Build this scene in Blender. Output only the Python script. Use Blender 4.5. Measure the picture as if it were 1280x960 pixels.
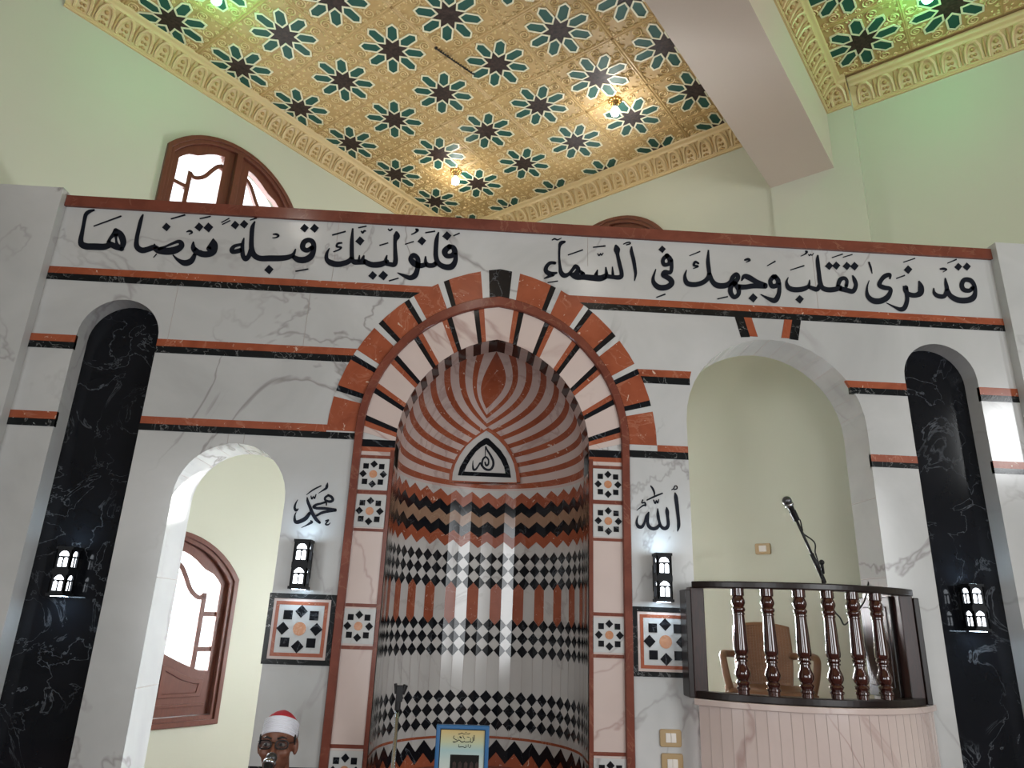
import bpy, bmesh, math, random
from mathutils import Vector, Matrix
from mathutils.geometry import tessellate_polygon
random.seed(4)
for _o in list(bpy.data.objects): bpy.data.objects.remove(_o)
SC = bpy.context.scene
C = SC.collection
PI = math.pi

# ------------------------------------------------------------------ camera
F, YAW, PITCH, ROLL = 880.05, -0.0408486, 0.3227605, -0.0364112
EYE = Vector((0, 0, 1.6))
def _rx(a): return Matrix(((1,0,0),(0,math.cos(a),-math.sin(a)),(0,math.sin(a),math.cos(a))))
def _rz(a): return Matrix(((math.cos(a),-math.sin(a),0),(math.sin(a),math.cos(a),0),(0,0,1)))
CAMR = _rz(YAW) @ _rx(PITCH) @ Matrix(((1,0,0),(0,0,1),(0,-1,0))) @ _rz(ROLL)   # camera -> world
cam = bpy.data.objects.new('camera', bpy.data.cameras.new('camera')); C.objects.link(cam)
cam.data.sensor_width = 36; cam.data.lens = F/1280*36; cam.data.clip_start = .05; cam.data.clip_end = 200
cam.matrix_world = Matrix.Translation(EYE) @ (CAMR @ Matrix(((1,0,0),(0,-1,0),(0,0,-1)))).to_4x4()
SC.camera = cam
def ray(px, py): return CAMR @ Vector(((px-640)/F, (py-480)/F, 1))
def at(px, py, y=4.0):
    """photo point -> (x, z) on the upright plane at depth y"""
    d = ray(px, py); t = y/d.y
    return (d.x*t, EYE.z + d.z*t)

# ------------------------------------------------------------------ light and exposure
SC.view_settings.view_transform = 'Standard'; SC.view_settings.look = 'None'
SC.view_settings.gamma = 1; SC.view_settings.use_curve_mapping = False
SC.view_settings.exposure = 0.08
W = bpy.data.worlds.new('daylight'); SC.world = W; W.use_nodes = True
W.node_tree.nodes['Background'].inputs[0].default_value = (.93, .97, 1, 1)
W.node_tree.nodes['Background'].inputs[1].default_value = 2.0
def light(name, kind, loc, energy, color=(1,1,1), parent=None, **kw):
    l = bpy.data.lights.new(name, kind); l.energy = energy; l.color = color
    for k, v in kw.items(): setattr(l, k, v)
    o = bpy.data.objects.new(name, l); C.objects.link(o); o.location = loc
    if parent: o.parent = parent
    return o
sun = light('sun', 'SUN', (0, 0, 12), 22, (1, .96, .88), angle=.01)
SUN_DIR = Vector((-2.64, -2.15, -2.42)).normalized()
sun.rotation_euler = SUN_DIR.to_track_quat('-Z', 'Y').to_euler()

# ------------------------------------------------------------------ materials
MATS = {}
def mat(name, col, rough=.5, metal=0., spec=.5, emit=None, estr=0., coat=0.):
    m = bpy.data.materials.new(name); m.use_nodes = True
    b = m.node_tree.nodes['Principled BSDF']
    b.inputs['Base Color'].default_value = (*col, 1); b.inputs['Roughness'].default_value = rough
    b.inputs['Metallic'].default_value = metal; b.inputs['Specular IOR Level'].default_value = spec
    b.inputs['Coat Weight'].default_value = coat; b.inputs['Coat Roughness'].default_value = .08
    if emit:
        b.inputs['Emission Color'].default_value = (*emit, 1); b.inputs['Emission Strength'].default_value = estr
    MATS[name] = m; return m
def N(m, t, **kw):
    n = m.node_tree.nodes.new(t)
    for k, v in kw.items(): setattr(n, k, v)
    return n
def noise(m, scale, detail=4, dist=0., rough=.55, stretch=None):
    tc = N(m, 'ShaderNodeTexCoord'); n = N(m, 'ShaderNodeTexNoise')
    n.inputs['Scale'].default_value = scale; n.inputs['Detail'].default_value = detail
    n.inputs['Distortion'].default_value = dist; n.inputs['Roughness'].default_value = rough
    geo = N(m, 'ShaderNodeNewGeometry'); src = geo.outputs['Position']
    if stretch:
        mp = N(m, 'ShaderNodeMapping'); mp.inputs['Scale'].default_value = stretch
        m.node_tree.links.new(src, mp.inputs[0]); src = mp.outputs[0]
    m.node_tree.links.new(src, n.inputs['Vector'])
    return n
def ramp(m, fac, stops):
    r = N(m, 'ShaderNodeValToRGB'); e = r.color_ramp.elements
    while len(e) < len(stops): e.new(.5)
    for k, (p, c) in enumerate(stops):
        e[k].position = p; e[k].color = (*c, 1) if len(c) == 3 else c
    m.node_tree.links.new(fac, r.inputs[0]); return r
def mix(m, fac, a, b, mode='MIX'):
    x = N(m, 'ShaderNodeMix', data_type='RGBA', blend_type=mode)
    for sock, v in ((x.inputs[0], fac), (x.inputs[6], a), (x.inputs[7], b)):
        if hasattr(v, 'is_linked'): m.node_tree.links.new(v, sock)
        elif isinstance(v, (int, float)): sock.default_value = v
        else: sock.default_value = (*v, 1)
    return x.outputs[2]
def setcol(m, sock): m.node_tree.links.new(sock, m.node_tree.nodes['Principled BSDF'].inputs['Base Color'])
def bump(m, sock, strength=.3, dist=.01):
    b = N(m, 'ShaderNodeBump'); b.inputs['Strength'].default_value = strength; b.inputs['Distance'].default_value = dist
    m.node_tree.links.new(sock, b.inputs['Height']); m.node_tree.links.new(b.outputs[0], m.node_tree.nodes['Principled BSDF'].inputs['Normal'])
def veined(name, base, alt, vein, rough=.16, vs=1.6, vw=.03, cloud=1.2, amount=.55, flecks=None, fw=.66, vd=7, vdist=1.6):
    m = mat(name, base, rough)
    c = ramp(m, noise(m, cloud, 5, .6).outputs[0], [(.3, alt), (.7, base)]).outputs[0]
    v = ramp(m, noise(m, vs, vd, vdist, .55).outputs[0], [(.5-vw, (0,0,0)), (.5, (1,1,1)), (.5+vw, (0,0,0))]).outputs[0]
    g = ramp(m, noise(m, vs*.7+.3, 3).outputs[0], [(.38, (0,0,0)), (.58, (amount,)*3)]).outputs[0]
    k = mix(m, 1., v, g, 'MULTIPLY')
    c = mix(m, k, c, vein)
    if flecks:
        f = ramp(m, noise(m, 26, 5, .8, .62).outputs[0], [(fw, (0,0,0)), (fw+.02, (1,1,1))]).outputs[0]
        c = mix(m, f, c, flecks)
        f2 = ramp(m, noise(m, 7, 9, .5, .68).outputs[0], [(fw+.035, (0,0,0)), (fw+.05, (1,1,1))]).outputs[0]
        c = mix(m, f2, c, flecks)
    setcol(m, c); return m
M_WHITE = veined('white_marble', (.51,.515,.51), (.375,.38,.375), (.20,.185,.18), .17, .75, .012, 1.1, .75, vd=5, vdist=.9)
M_PINK  = veined('pinkish_bounce_marble', (.56,.465,.43), (.46,.375,.345), (.30,.19,.17), .17, .8, .012, 1.2, .7, vd=5, vdist=.9)  # pinkish stone; on the pulpit the pink carries the red carpet's bounce
M_CONCH_BOUNCE = veined('conch_marble_red_bounce', (.53,.43,.395), (.46,.36,.33), (.3,.2,.18), .15)  # white marble with the red bands' bounce tinted into its colour
M_NICHE = veined('niche_marble', (.51,.50,.485), (.44,.43,.415), (.27,.24,.23), .12)
M_RED   = veined('red_marble', (.315,.085,.040), (.225,.055,.026), (.42,.2,.13), .22, 3.5, .02, 5, .5, (.55,.42,.33), .65)
M_DRED  = veined('dark_red_marble', (.185,.056,.037), (.125,.037,.026), (.3,.15,.1), .16, 4, .02, 6, .4, (.4,.3,.25), .72)
M_TAN   = veined('tan_marble', (.30,.19,.125), (.25,.15,.1), (.4,.3,.2), .15, 4, .02, 6, .4)
M_BLACK = veined('black_marble', (.009,.010,.013), (.006,.007,.009), (.10,.11,.125), .09, 3.2, .010, 3, .9)
M_BBAND = veined('flecked_black_marble', (.010,.012,.013), (.007,.008,.009), (.3,.3,.3), .16, 7, .012, 8, .6, (.42,.42,.42), .68)
M_INK   = mat('black_paint', (.006,.008,.014), .5, spec=.12)
M_ORANGE= veined('orange_stone', (.48,.235,.13), (.4,.17,.08), (.55,.38,.28), .2, 20, .03, 20, .5)
M_JOINT = mat('stave_joint', (.43,.36,.335), .4)
M_GROUT = mat('joint_line', (.36,.32,.30), .5)
def paint(name, c, alt):
    m = mat(name, c, .55); setcol(m, ramp(m, noise(m, .8, 3).outputs[0], [(.3, alt), (.7, c)]).outputs[0])
    bump(m, noise(m, 60, 3).outputs[0], .06, .004); return m
M_WALL  = paint('cream_wall_paint', (.47,.475,.375), (.445,.45,.355))
M_HALL  = paint('dimmed_hall_wall', (.22,.20,.155), (.2,.18,.14))  # dimness of the unseen hall put into its wall colour
M_BEAM  = paint('beam_bounce_paint', (.56,.475,.40), (.53,.445,.375))  # pink bounce from the carpet mixed into the beam's colour
M_CARPET= mat('red_carpet', (.17,.085,.07), .95)
setcol(M_CARPET, ramp(M_CARPET, noise(M_CARPET, 30, 4).outputs[0], [(.3, (.13,.065,.053)), (.7, (.20,.10,.082))]).outputs[0])
def wood(name, a, b, rough=.35, coat=0.):
    m = mat(name, a, rough, coat=coat)
    setcol(m, ramp(m, noise(m, 7, 6, 2.5, .6, (5,5,.7)).outputs[0], [(.32, b), (.68, a)]).outputs[0]); return m
M_WWOOD = wood('window_wood', (.125,.036,.019), (.09,.025,.013), .4, .1)
M_RWOOD = wood('varnished_wood', (.055,.013,.009), (.018,.006,.005), .12, .7)
M_DWOOD = wood('dark_rail_wood', (.014,.007,.006), (.007,.004,.004), .3, 0)
M_PWOOD = wood('dark_post_wood', (.035,.010,.007), (.012,.005,.005), .3, 0)
for _m in (M_DWOOD, M_PWOOD): _m.node_tree.nodes['Principled BSDF'].inputs['Specular IOR Level'].default_value = .3
M_GOLD  = mat('gilt_plaster', (.50,.36,.165), .45, spec=.3)
setcol(M_GOLD, ramp(M_GOLD, noise(M_GOLD, 16, 5, .5).outputs[0], [(.3, (.39,.255,.10)), (.7, (.45,.305,.13))]).outputs[0])
bump(M_GOLD, noise(M_GOLD, 60, 4, .8).outputs[0], .12, .008)
M_GOLDT = mat('gilt_trim', (.54,.40,.20), .38)
M_GOLDR = mat('gilt_relief', (.60,.445,.215), .4, spec=.35)
M_GREEN = mat('green_enamel', (.014,.072,.055), .48, spec=.25)
M_CREAM = mat('cream_outline', (.66,.62,.44), .4)
M_BROWN = mat('dark_brown_enamel', (.045,.025,.022), .45, spec=.2)
setcol(M_BROWN, ramp(M_BROWN, noise(M_BROWN, 45, 4).outputs[0], [(.35, (.018,.012,.010)), (.75, (.062,.036,.030))]).outputs[0])
M_IRON  = mat('black_iron', (.006,.007,.009), .5, spec=.2)
M_LED   = mat('lit_lamp_glass', (.9,.95,1), .3, emit=(.86,.93,1), estr=5)
M_LEDG  = mat('lit_lamp_opening', (.9,.95,1), .3, emit=(.62,.82,1), estr=40)
M_BULB  = mat('lit_bulb', (1,1,1), .3, emit=(.95,.98,1), estr=30)
M_GBULB = mat('lit_green_bulb', (.3,1,.5), .3, emit=(.16,1,.42), estr=26)
M_BRASS = mat('brass', (.62,.38,.13), .25, 1)
M_PLATE = mat('bronze_plastic', (.36,.25,.12), .35)
M_ROCK  = mat('white_plastic', (.66,.62,.57), .35)
M_CHAIR = mat('brown_plastic', (.165,.078,.036), .4)
M_CHROME= mat('chrome', (.40,.42,.44), .22, 1)
M_MICB  = mat('black_plastic', (.009,.009,.010), .4, spec=.25)
M_GRILLE= mat('mic_grille', (.09,.09,.095), .35, .8)
M_SKIN  = mat('skin', (.16,.062,.036), .5)
M_LIPS  = mat('lips', (.12,.035,.028), .45)
M_HAIR  = mat('black_hair', (.008,.006,.006), .6)
M_CAPW  = mat('white_cap_cloth', (.68,.69,.76), .8)
M_CAPR  = mat('red_felt', (.42,.02,.035), .85)
M_CLOTH = mat('dark_patterned_cloth', (.03,.028,.022), .85)
setcol(M_CLOTH, ramp(M_CLOTH, noise(M_CLOTH, 45, 2, 2).outputs[0], [(.52, (.014,.014,.012)), (.6, (.13,.10,.06))]).outputs[0])
M_EYE   = mat('eye_white', (.28,.25,.23), .3)
M_LENS  = mat('spectacle_lens', (.03,.03,.033), .2, spec=.15); 
M_BLUE  = mat('blue_frame', (.009,.10,.26), .35)
M_PAPER = mat('print_paper', (.6,.62,.55), .5)
M_PHOTO = mat('dark_photo_print', (.010,.010,.008), .5, spec=.1)
M_GLASS = bpy.data.materials.new('window_glass'); M_GLASS.use_nodes = True
_t = M_GLASS.node_tree; _t.nodes.clear()
_o = _t.nodes.new('ShaderNodeOutputMaterial'); _mx = _t.nodes.new('ShaderNodeMixShader'); _g = _t.nodes.new('ShaderNodeBsdfGlossy')
_tr = _t.nodes.new('ShaderNodeBsdfTransparent'); _tr.inputs[0].default_value = (.96,.98,1,1); _g.inputs[1].default_value = .03; _mx.inputs[0].default_value = .06
_t.links.new(_tr.outputs[0], _mx.inputs[1]); _t.links.new(_g.outputs[0], _mx.inputs[2]); _t.links.new(_mx.outputs[0], _o.inputs[0])
MATS['window_glass'] = M_GLASS
# lens: mostly see-through
_t = M_LENS.node_tree; _pb = _t.nodes['Principled BSDF']; _pb.inputs['Alpha'].default_value = .35
# the print: yellow paper turning teal then pale
_b = M_PAPER.node_tree.nodes['Principled BSDF']
_geo = N(M_PAPER, 'ShaderNodeNewGeometry'); _sx = N(M_PAPER, 'ShaderNodeSeparateXYZ'); M_PAPER.node_tree.links.new(_geo.outputs['Position'], _sx.inputs[0])
_mr = N(M_PAPER, 'ShaderNodeMapRange'); _mr.inputs[1].default_value = .80; _mr.inputs[2].default_value = 1.13
M_PAPER.node_tree.links.new(_sx.outputs[2], _mr.inputs[0])
setcol(M_PAPER, ramp(M_PAPER, _mr.outputs[0], [(.35, (.50,.52,.48)), (.55, (.42,.50,.46)), (.68, (.30,.44,.44)), (.78, (.42,.45,.28)), (.95, (.52,.36,.12))]).outputs[0])

# ------------------------------------------------------------------ mesh builder
OFF = {}
def tag(o, label=None, cat=None, group=None, kind=None):
    for k, v in (('label', label), ('category', cat), ('group', group), ('kind', kind)):
        if v: o[k] = v
    return o
def thing(name, label, cat, loc=(0,0,0), group=None):
    o = bpy.data.objects.new(name, None); C.objects.link(o); o.location = loc; o.empty_display_size = .05
    OFF[o.name] = Vector(loc); return tag(o, label, cat, group, 'thing' if cat else None)
class MB:
    def __init__(s): s.v = []; s.f = []; s.m = []; s.mats = []
    def mi(s, m):
        if m not in s.mats: s.mats.append(m)
        return s.mats.index(m)
    def add(s, vs, fs, m):
        b = len(s.v); s.v += [Vector(v) for v in vs]; k = s.mi(m)
        for f in fs: s.f.append(tuple(b+i for i in f)); s.m.append(k)
    def box(s, c, d, m, rot=None):
        x, y, z = d[0]/2, d[1]/2, d[2]/2
        vs = [Vector((a*x, b*y, e*z)) for a in (-1,1) for b in (-1,1) for e in (-1,1)]
        if rot is not None: vs = [rot @ v for v in vs]
        s.add([v+Vector(c) for v in vs], [(0,1,3,2),(4,6,7,5),(0,4,5,1),(2,3,7,6),(0,2,6,4),(1,5,7,3)], m)
    def plate(s, fn, loops, d0, d1, m, sides=True, back=False, mside=None):
        flat = [p for l in loops for p in l]
        tri = tessellate_polygon([[Vector((p[0], p[1], 0)) for p in l] for l in loops])
        s.add([fn(p[0], p[1], d1) for p in flat], tri, m)
        if back: s.add([fn(p[0], p[1], d0) for p in flat], tri, m)
        if sides:
            for l in loops: s.strip(fn, l, d0, d1, mside or m)
    def strip(s, fn, l, d0, d1, m, closed=True):
        n = len(l); vs = [fn(p[0], p[1], d0) for p in l] + [fn(p[0], p[1], d1) for p in l]
        s.add(vs, [(i, (i+1) % n, n+(i+1) % n, n+i) for i in range(n if closed else n-1)], m)
    def tube(s, pts, r, m, n=8, cap=True, closed=False):
        pts = [Vector(p) for p in pts]; rs = r if isinstance(r, (list, tuple)) else [r]*len(pts)
        vs = []; fs = []; L = len(pts); up = None
        for i, p in enumerate(pts):
            a = pts[(i+1) % L] if (closed or i < L-1) else p
            b = pts[i-1] if (closed or i > 0) else p
            t = (a-b).normalized()
            if up is None:
                up = Vector((0,0,1)) if abs(t.z) < .9 else Vector((1,0,0))
            x = t.cross(up).normalized(); yv = x.cross(t).normalized(); up = yv
            for k in range(n):
                an = 2*PI*k/n; vs.append(p + (x*math.cos(an) + yv*math.sin(an))*rs[i])
        for i in range(L if closed else L-1):
            j = (i+1) % L
            for k in range(n): fs.append((i*n+k, i*n+(k+1) % n, j*n+(k+1) % n, j*n+k))
        if cap and not closed: fs += [tuple(range(n))[::-1], tuple((L-1)*n+k for k in range(n))]
        s.add(vs, fs, m)
    def lathe(s, prof, c, m, n=24, axis=None):
        """prof: (radius, height) up from c"""
        c = Vector(c); R = axis if axis is not None else Matrix.Identity(3)
        vs = []; fs = []; L = len(prof)
        for (r, h) in prof:
            for k in range(n): vs.append(c + R @ Vector((r*math.cos(2*PI*k/n), r*math.sin(2*PI*k/n), h)))
        for i in range(L-1):
            for k in range(n): fs.append((i*n+k, i*n+(k+1) % n, (i+1)*n+(k+1) % n, (i+1)*n+k))
        fs += [tuple(range(n))[::-1], tuple((L-1)*n+k for k in range(n))]
        s.add(vs, fs, m)
    def sphere(s, c, r, m, nu=20, nv=12, rot=None):
        r = Vector((r,)*3) if isinstance(r, (int, float)) else Vector(r); c = Vector(c); vs = []; fs = []
        for i in range(nv+1):
            ph = PI*i/nv
            for k in range(nu):
                th = 2*PI*k/nu; p = Vector((r.x*math.sin(ph)*math.cos(th), r.y*math.sin(ph)*math.sin(th), r.z*math.cos(ph)))
                vs.append(c + (rot @ p if rot is not None else p))
        for i in range(nv):
            for k in range(nu): fs.append((i*nu+k, i*nu+(k+1) % nu, (i+1)*nu+(k+1) % nu, (i+1)*nu+k))
        s.add(vs, fs, m)
    def build(s, name, parent=None, smooth=False, bevel=0, label=None, weld=True, autosmooth=None):
        me = bpy.data.meshes.new(name); off = OFF.get(parent.name, Vector((0,0,0))) if parent else Vector((0,0,0))
        me.from_pydata([tuple(v-off) for v in s.v], [], s.f)
        for m in s.mats: me.materials.append(m)
        me.polygons.foreach_set('material_index', s.m)
        bm = bmesh.new(); bm.from_mesh(me)
        if weld: bmesh.ops.remove_doubles(bm, verts=bm.verts, dist=1e-6)
        bmesh.ops.recalc_face_normals(bm, faces=bm.faces)
        bm.to_mesh(me); bm.free()
        if smooth or autosmooth: me.polygons.foreach_set('use_smooth', [True]*len(me.polygons))
        o = bpy.data.objects.new(name, me); C.objects.link(o)
        if autosmooth: me.set_sharp_from_angle(angle=autosmooth)
        if bevel:
            b = o.modifiers.new('bevel', 'BEVEL'); b.width = bevel; b.segments = 2; b.limit_method = 'ANGLE'; b.angle_limit = .6
        if parent: o.parent = parent; OFF[o.name] = off
        if label: o['label'] = label
        return o
def struct(o): o['kind'] = 'structure'; return o
def catmull(pts, sub=6):
    out = []
    n = len(pts)
    for i in range(n-1):
        p0, p1, p2, p3 = pts[max(i-1,0)], pts[i], pts[i+1], pts[min(i+2,n-1)]
        for k in range(sub):
            t = k/sub
            out.append(tuple(.5*((2*b)+(-a+c)*t+(2*a-5*b+4*c-d)*t*t+(-a+3*b-3*c+d)*t**3) for a,b,c,d in zip(p0,p1,p2,p3)))
    out.append(tuple(pts[-1])); return out

for _m in (M_BLACK, M_BBAND): _m.node_tree.nodes['Principled BSDF'].inputs['Specular IOR Level'].default_value = .28
for _m in (M_RED, M_DRED, M_TAN): _m.node_tree.nodes['Principled BSDF'].inputs['Specular IOR Level'].default_value = .35
# ------------------------------------------------------------------ frames of the room
TH = -0.6968715
U = Vector((math.cos(TH), math.sin(TH), 0)); V = Vector((-math.sin(TH), math.cos(TH), 0))
O0 = Vector((-0.6345486, 6.6992856, 0)); TS = 0.5979219            # ceiling panel pitch
ZC = 5.9                                                            # ceiling height
def LP(i, j, z=0.): return O0 + TS*(-i*V + j*U) + Vector((0,0,z))
JW, IW, IP, IB = -.51, -1.15, -1.10, -1.24                          # left wall, right wall, pier face, right-hand bay wall
FAR = 15.5
YS = 4.0                                                            # face of the marble screen
XC = .065                                                           # axis of the prayer niche
def SF(a, b, d): return Vector((a, YS-d, b))
def LWF(a, b, d): return LP(0, JW, b) + V*a + U*d                   # a along the left wall towards the corner
def RWF(a, b, d): return LP(IW, 0, b) + U*a - V*d
def arch(hw, h, spring, n=16):
    c = (h*h/hw-hw)/2; r = hw+c; amax = math.acos(c/r)
    L = [(c-r*math.cos(amax*k/n), spring+r*math.sin(amax*k/n)) for k in range(n+1)]
    return L + [(-x, z) for x, z in L[::-1][1:]]
def shift(l, dx): return [(x+dx, z) for x, z in l]
def round_hole(x0, x1, zb, top, n=20):
    r = (x1-x0)/2; cx = (x0+x1)/2; zs = top-r
    return [(x0, zb)] + [(cx-r*math.cos(PI*k/n), zs+r*math.sin(PI*k/n)) for k in range(n+1)] + [(x1, zb)]
def rect(x0, x1, z0, z1): return [(x0,z0),(x1,z0),(x1,z1),(x0,z1)]

LWIN = 7.; LBACK = 9.; LSIDE = 9.; LCORNER = 22.
def day(fn, hole, d, aim, L):
    """area lamp for daylight in a window opening"""
    xs = [p[0] for p in hole]; zs = [p[1] for p in hole]; w, h = max(xs)-min(xs)-.06, max(zs)-min(zs)-.1
    o = light('window_or_fill_light', 'AREA', fn((max(xs)+min(xs))/2, (max(zs)+min(zs))/2-.03, d), L*PI*w*h, (.95,.98,1), shape='RECTANGLE', size=w, size_y=h)
    o.rotation_euler = Vector(aim).to_track_quat('-Z', 'Y').to_euler(); return o
# ------------------------------------------------------------------ room shell
def win_hole(a0, z0, w=1.2, h=1.33, rise=.32, n=18, inset=0.):
    """segment-headed opening, a0 = left end, z0 = bottom"""
    hw = w/2-inset; rise = rise; R = (hw*hw+rise*rise)/(2*rise); zs = z0+h-inset-rise; ang = math.asin(hw/R)
    top = [(a0+w/2+R*math.sin(-ang+2*ang*k/n), zs-(R-rise)+R*math.cos(-ang+2*ang*k/n)) for k in range(n+1)]
    return [(a0+inset, z0+inset)] + top + [(a0+w-inset, z0+inset)]
m = MB(); g = [LP(-3,-3), LP(FAR,-3), LP(FAR,FAR), LP(-3,FAR)]
m.add([p-Vector((0,0,.0)) for p in g] + [p-Vector((0,0,.1)) for p in g], [(0,1,2,3),(4,5,6,7)], M_CARPET); struct(m.build('floor'))
m = MB(); q = ((IW-.3,JW-.3),(FAR,JW-.3),(FAR,FAR),(IW-.3,FAR))
m.add([LP(i,j,ZC+.03) for i,j in q]+[LP(i,j,ZC+.25) for i,j in q], [(0,1,2,3),(4,5,6,7),(0,1,5,4),(1,2,6,5),(2,3,7,6),(3,0,4,7)], M_GOLD); struct(m.build('ceiling'))
AL0 = -(FAR)*TS; AL1 = -IW*TS
m = MB(); holes = [win_hole(-2.7, 4.07), win_hole(-2.7, .81)]
m.plate(LWF, [rect(AL0, AL1+.25, 0, ZC+.03)] + holes, -.25, 0, M_WALL); struct(m.build('wall_left'))
m = MB(); m.plate(RWF, [rect(JW*TS-.2, 6.2*TS, 0, ZC+.03), win_hole(1.15, 4.09), win_hole(1.15, .81)], -.3, 0, M_WALL); struct(m.build('wall_right'))
m = MB()
m.plate(lambda a,b,d: LP(IB,0,b)+U*a-V*d, [rect(6.2*TS, FAR*TS, 0, ZC+.03)], -.25, 0, M_WALL); struct(m.build('wall_right'))
m = MB(); m.plate(lambda a,b,d: LP(IP,0,b)+U*a-V*d, [rect(5.6*TS, 6.77*TS, 0, ZC+.03)], -.2, 0, M_WALL)
o = struct(m.build('trim_1')); o['label'] = 'shallow cream pier on the right wall under the ceiling beam'
def BF(a, b, d): return LP(a/TS, 0, b) + U*d
m = MB(); q = [(IP-.02, 5.17), (FAR, 5.17), (FAR, ZC+.03), (IP-.02, ZC+.03)]
m.plate(lambda a,b,d: LP(a, 0, b)+U*d, [q], 5.6*TS, 6.45*TS, M_BEAM, back=True)
o = struct(m.build('trim_2')); o['label'] = 'deep plastered beam crossing under the ceiling'
# wall behind the camera's right; narrow window mirrored by the marble, broad one added for fill
m = MB(); hs = [win_hole(1.6, 3.4, .42, .92, .1), win_hole(3.2, .8, 2.8, 2.7, .5)]
m.plate(lambda a,b,d: LP(a/TS-2, FAR, b) + U*d, [rect(0, (FAR+2)*TS, 0, ZC+.03)]+[h for h in hs], 0, .25, M_HALL); struct(m.build('wall_rear'))
for h, L in zip(hs, (38., LWIN)): day(lambda a,b,d: LP(a/TS-2, FAR, b)+U*d, h, .1, -U, L)
m = MB(); hs = [win_hole(3.65, .8, 1.4, 2.6, .4), win_hole(7.5, .8, 1.9, 2.6, .4)]  # unseen openings added in the back wall for frontal fill
m.plate(lambda a,b,d: LP(FAR, a/TS-1, b)-V*d, [rect(0, (FAR+1)*TS, 0, ZC+.03)]+hs, 0, .25, M_HALL); struct(m.build('wall_back'))
for h in hs: day(lambda a,b,d: LP(FAR, a/TS-1, b)-V*d, h, .1, V, LBACK)

# ------------------------------------------------------------------ windows
def window(name, fn, a0, z0, label):
    root = thing(name, None, None, fn(a0+.6, z0, 0)); root['kind'] = 'structure'; root['label'] = label
    f = lambda x, b, d: fn(a0+.6+x, z0+b, d)
    out = [(x-a0-.6, b-z0) for x, b in win_hole(a0, z0)]
    inn = [(x-a0-.6, b-z0) for x, b in win_hole(a0, z0, inset=.065, rise=.29)]
    mid = [(x-a0-.6, b-z0) for x, b in win_hole(a0, z0, inset=.035, rise=.305)]
    m = MB(); m.plate(f, [out, inn], -.12, .012, M_WWOOD); m.plate(f, [out, mid], .012, .026, M_WWOOD)
    m.build('frame', root, bevel=.004)
    m = MB(); m.plate(f, [rect(-.028, .028, .065, 1.262)], -.09, .02, M_WWOOD); m.build('mullion', root, bevel=.004)
    for s in (-1, 1):
        mm = lambda l: [(s*x, b) for x, b in l]
        arcp = [p for p in inn[1:-1] if p[0] >= .03]
        sash = [(.03,.068),(.532,.068)] + [p for p in arcp[::-1]] + [(.03, 1.263)]
        gl = [(.118,.485),(.17,.46),(.238,.43),(.342,.387),(.41,.366),(.483,.358),(.48,.96),(.452,.995),(.41,1.035),(.374,1.05),(.335,1.065),(.30,1.09),(.255,1.125),(.20,1.158),(.15,1.178),(.115,1.183)]
        m = MB(); m.plate(f, [mm(sash), mm(gl)], -.075, -.02, M_WWOOD)
        sh = m.build('sash', root, bevel=.003)
        m = MB()
        pn = [(.13,.19),(.44,.19),(.455,.305),(.40,.305),(.30,.335),(.20,.385),(.13,.41)]
        pin = [(.16,.215),(.41,.215),(.42,.275),(.38,.275),(.28,.305),(.19,.35),(.16,.365)]
        m.plate(f, [mm(pn), mm(pin)], -.02, -.008, M_WWOOD); m.plate(f, [mm(pin)], -.02, -.014, M_WWOOD)
        m.plate(f, [mm(rect(.09,.49,.125,.145))], -.02, -.011, M_WWOOD)
        m.build('sash_panel', root, bevel=.003)
        m = MB()
        cur = catmull([(.11,1.10),(.15,1.075),(.195,1.01),(.24,.93),(.285,.885),(.33,.865),(.365,.885)], 4)
        L = []; R = []
        for k, p in enumerate(cur):
            a = cur[max(k-1,0)]; b = cur[min(k+1, len(cur)-1)]; t = Vector((b[0]-a[0], b[1]-a[1])).normalized()
            L.append((p[0]-t.y*.017, p[1]+t.x*.017)); R.append((p[0]+t.y*.017, p[1]-t.x*.017))
        m.plate(f, [mm(L+R[::-1])], -.065, -.03, M_WWOOD)
        m.plate(f, [mm(rect(.348,.385,.375,.90))], -.065, -.03, M_WWOOD)
        m.plate(f, [mm(rect(.38,.485,.735,.768))], -.065, -.03, M_WWOOD); m.plate(f, [mm(rect(.38,.485,.49,.523))], -.065, -.03, M_WWOOD)
        m.build('glazing_bar', root, bevel=.003)
        m = MB(); m.plate(f, [mm(gl)], -.05, -.046, M_GLASS, sides=False); m.build('pane', root)
    return root
window('window_1', LWF, -2.7, 4.07, 'dark wood arched window high on the left wall, rising behind the marble screen')
window('window_2', LWF, -2.7, .81, 'brown wood arched window seen through the left opening of the marble screen')
window('added_window_4', RWF, 1.15, .81, 'unseen brown wood arched window low on the right wall, added to light the corner')  # hidden window, put in so its lamp brightens the corner behind the screen
window('window_3', RWF, 1.15, 4.09, 'top of a dark wood arched window peeking over the screen right of the ceiling corner')

day(LWF, win_hole(-2.7,4.07), -.2, U, LSIDE); day(LWF, win_hole(-2.7,.81), -.2, U, 26.); day(RWF, win_hole(1.15,.81), -.25, -V, 185.); day(RWF, win_hole(1.15,4.09), -.25, -V, LCORNER)
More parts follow.
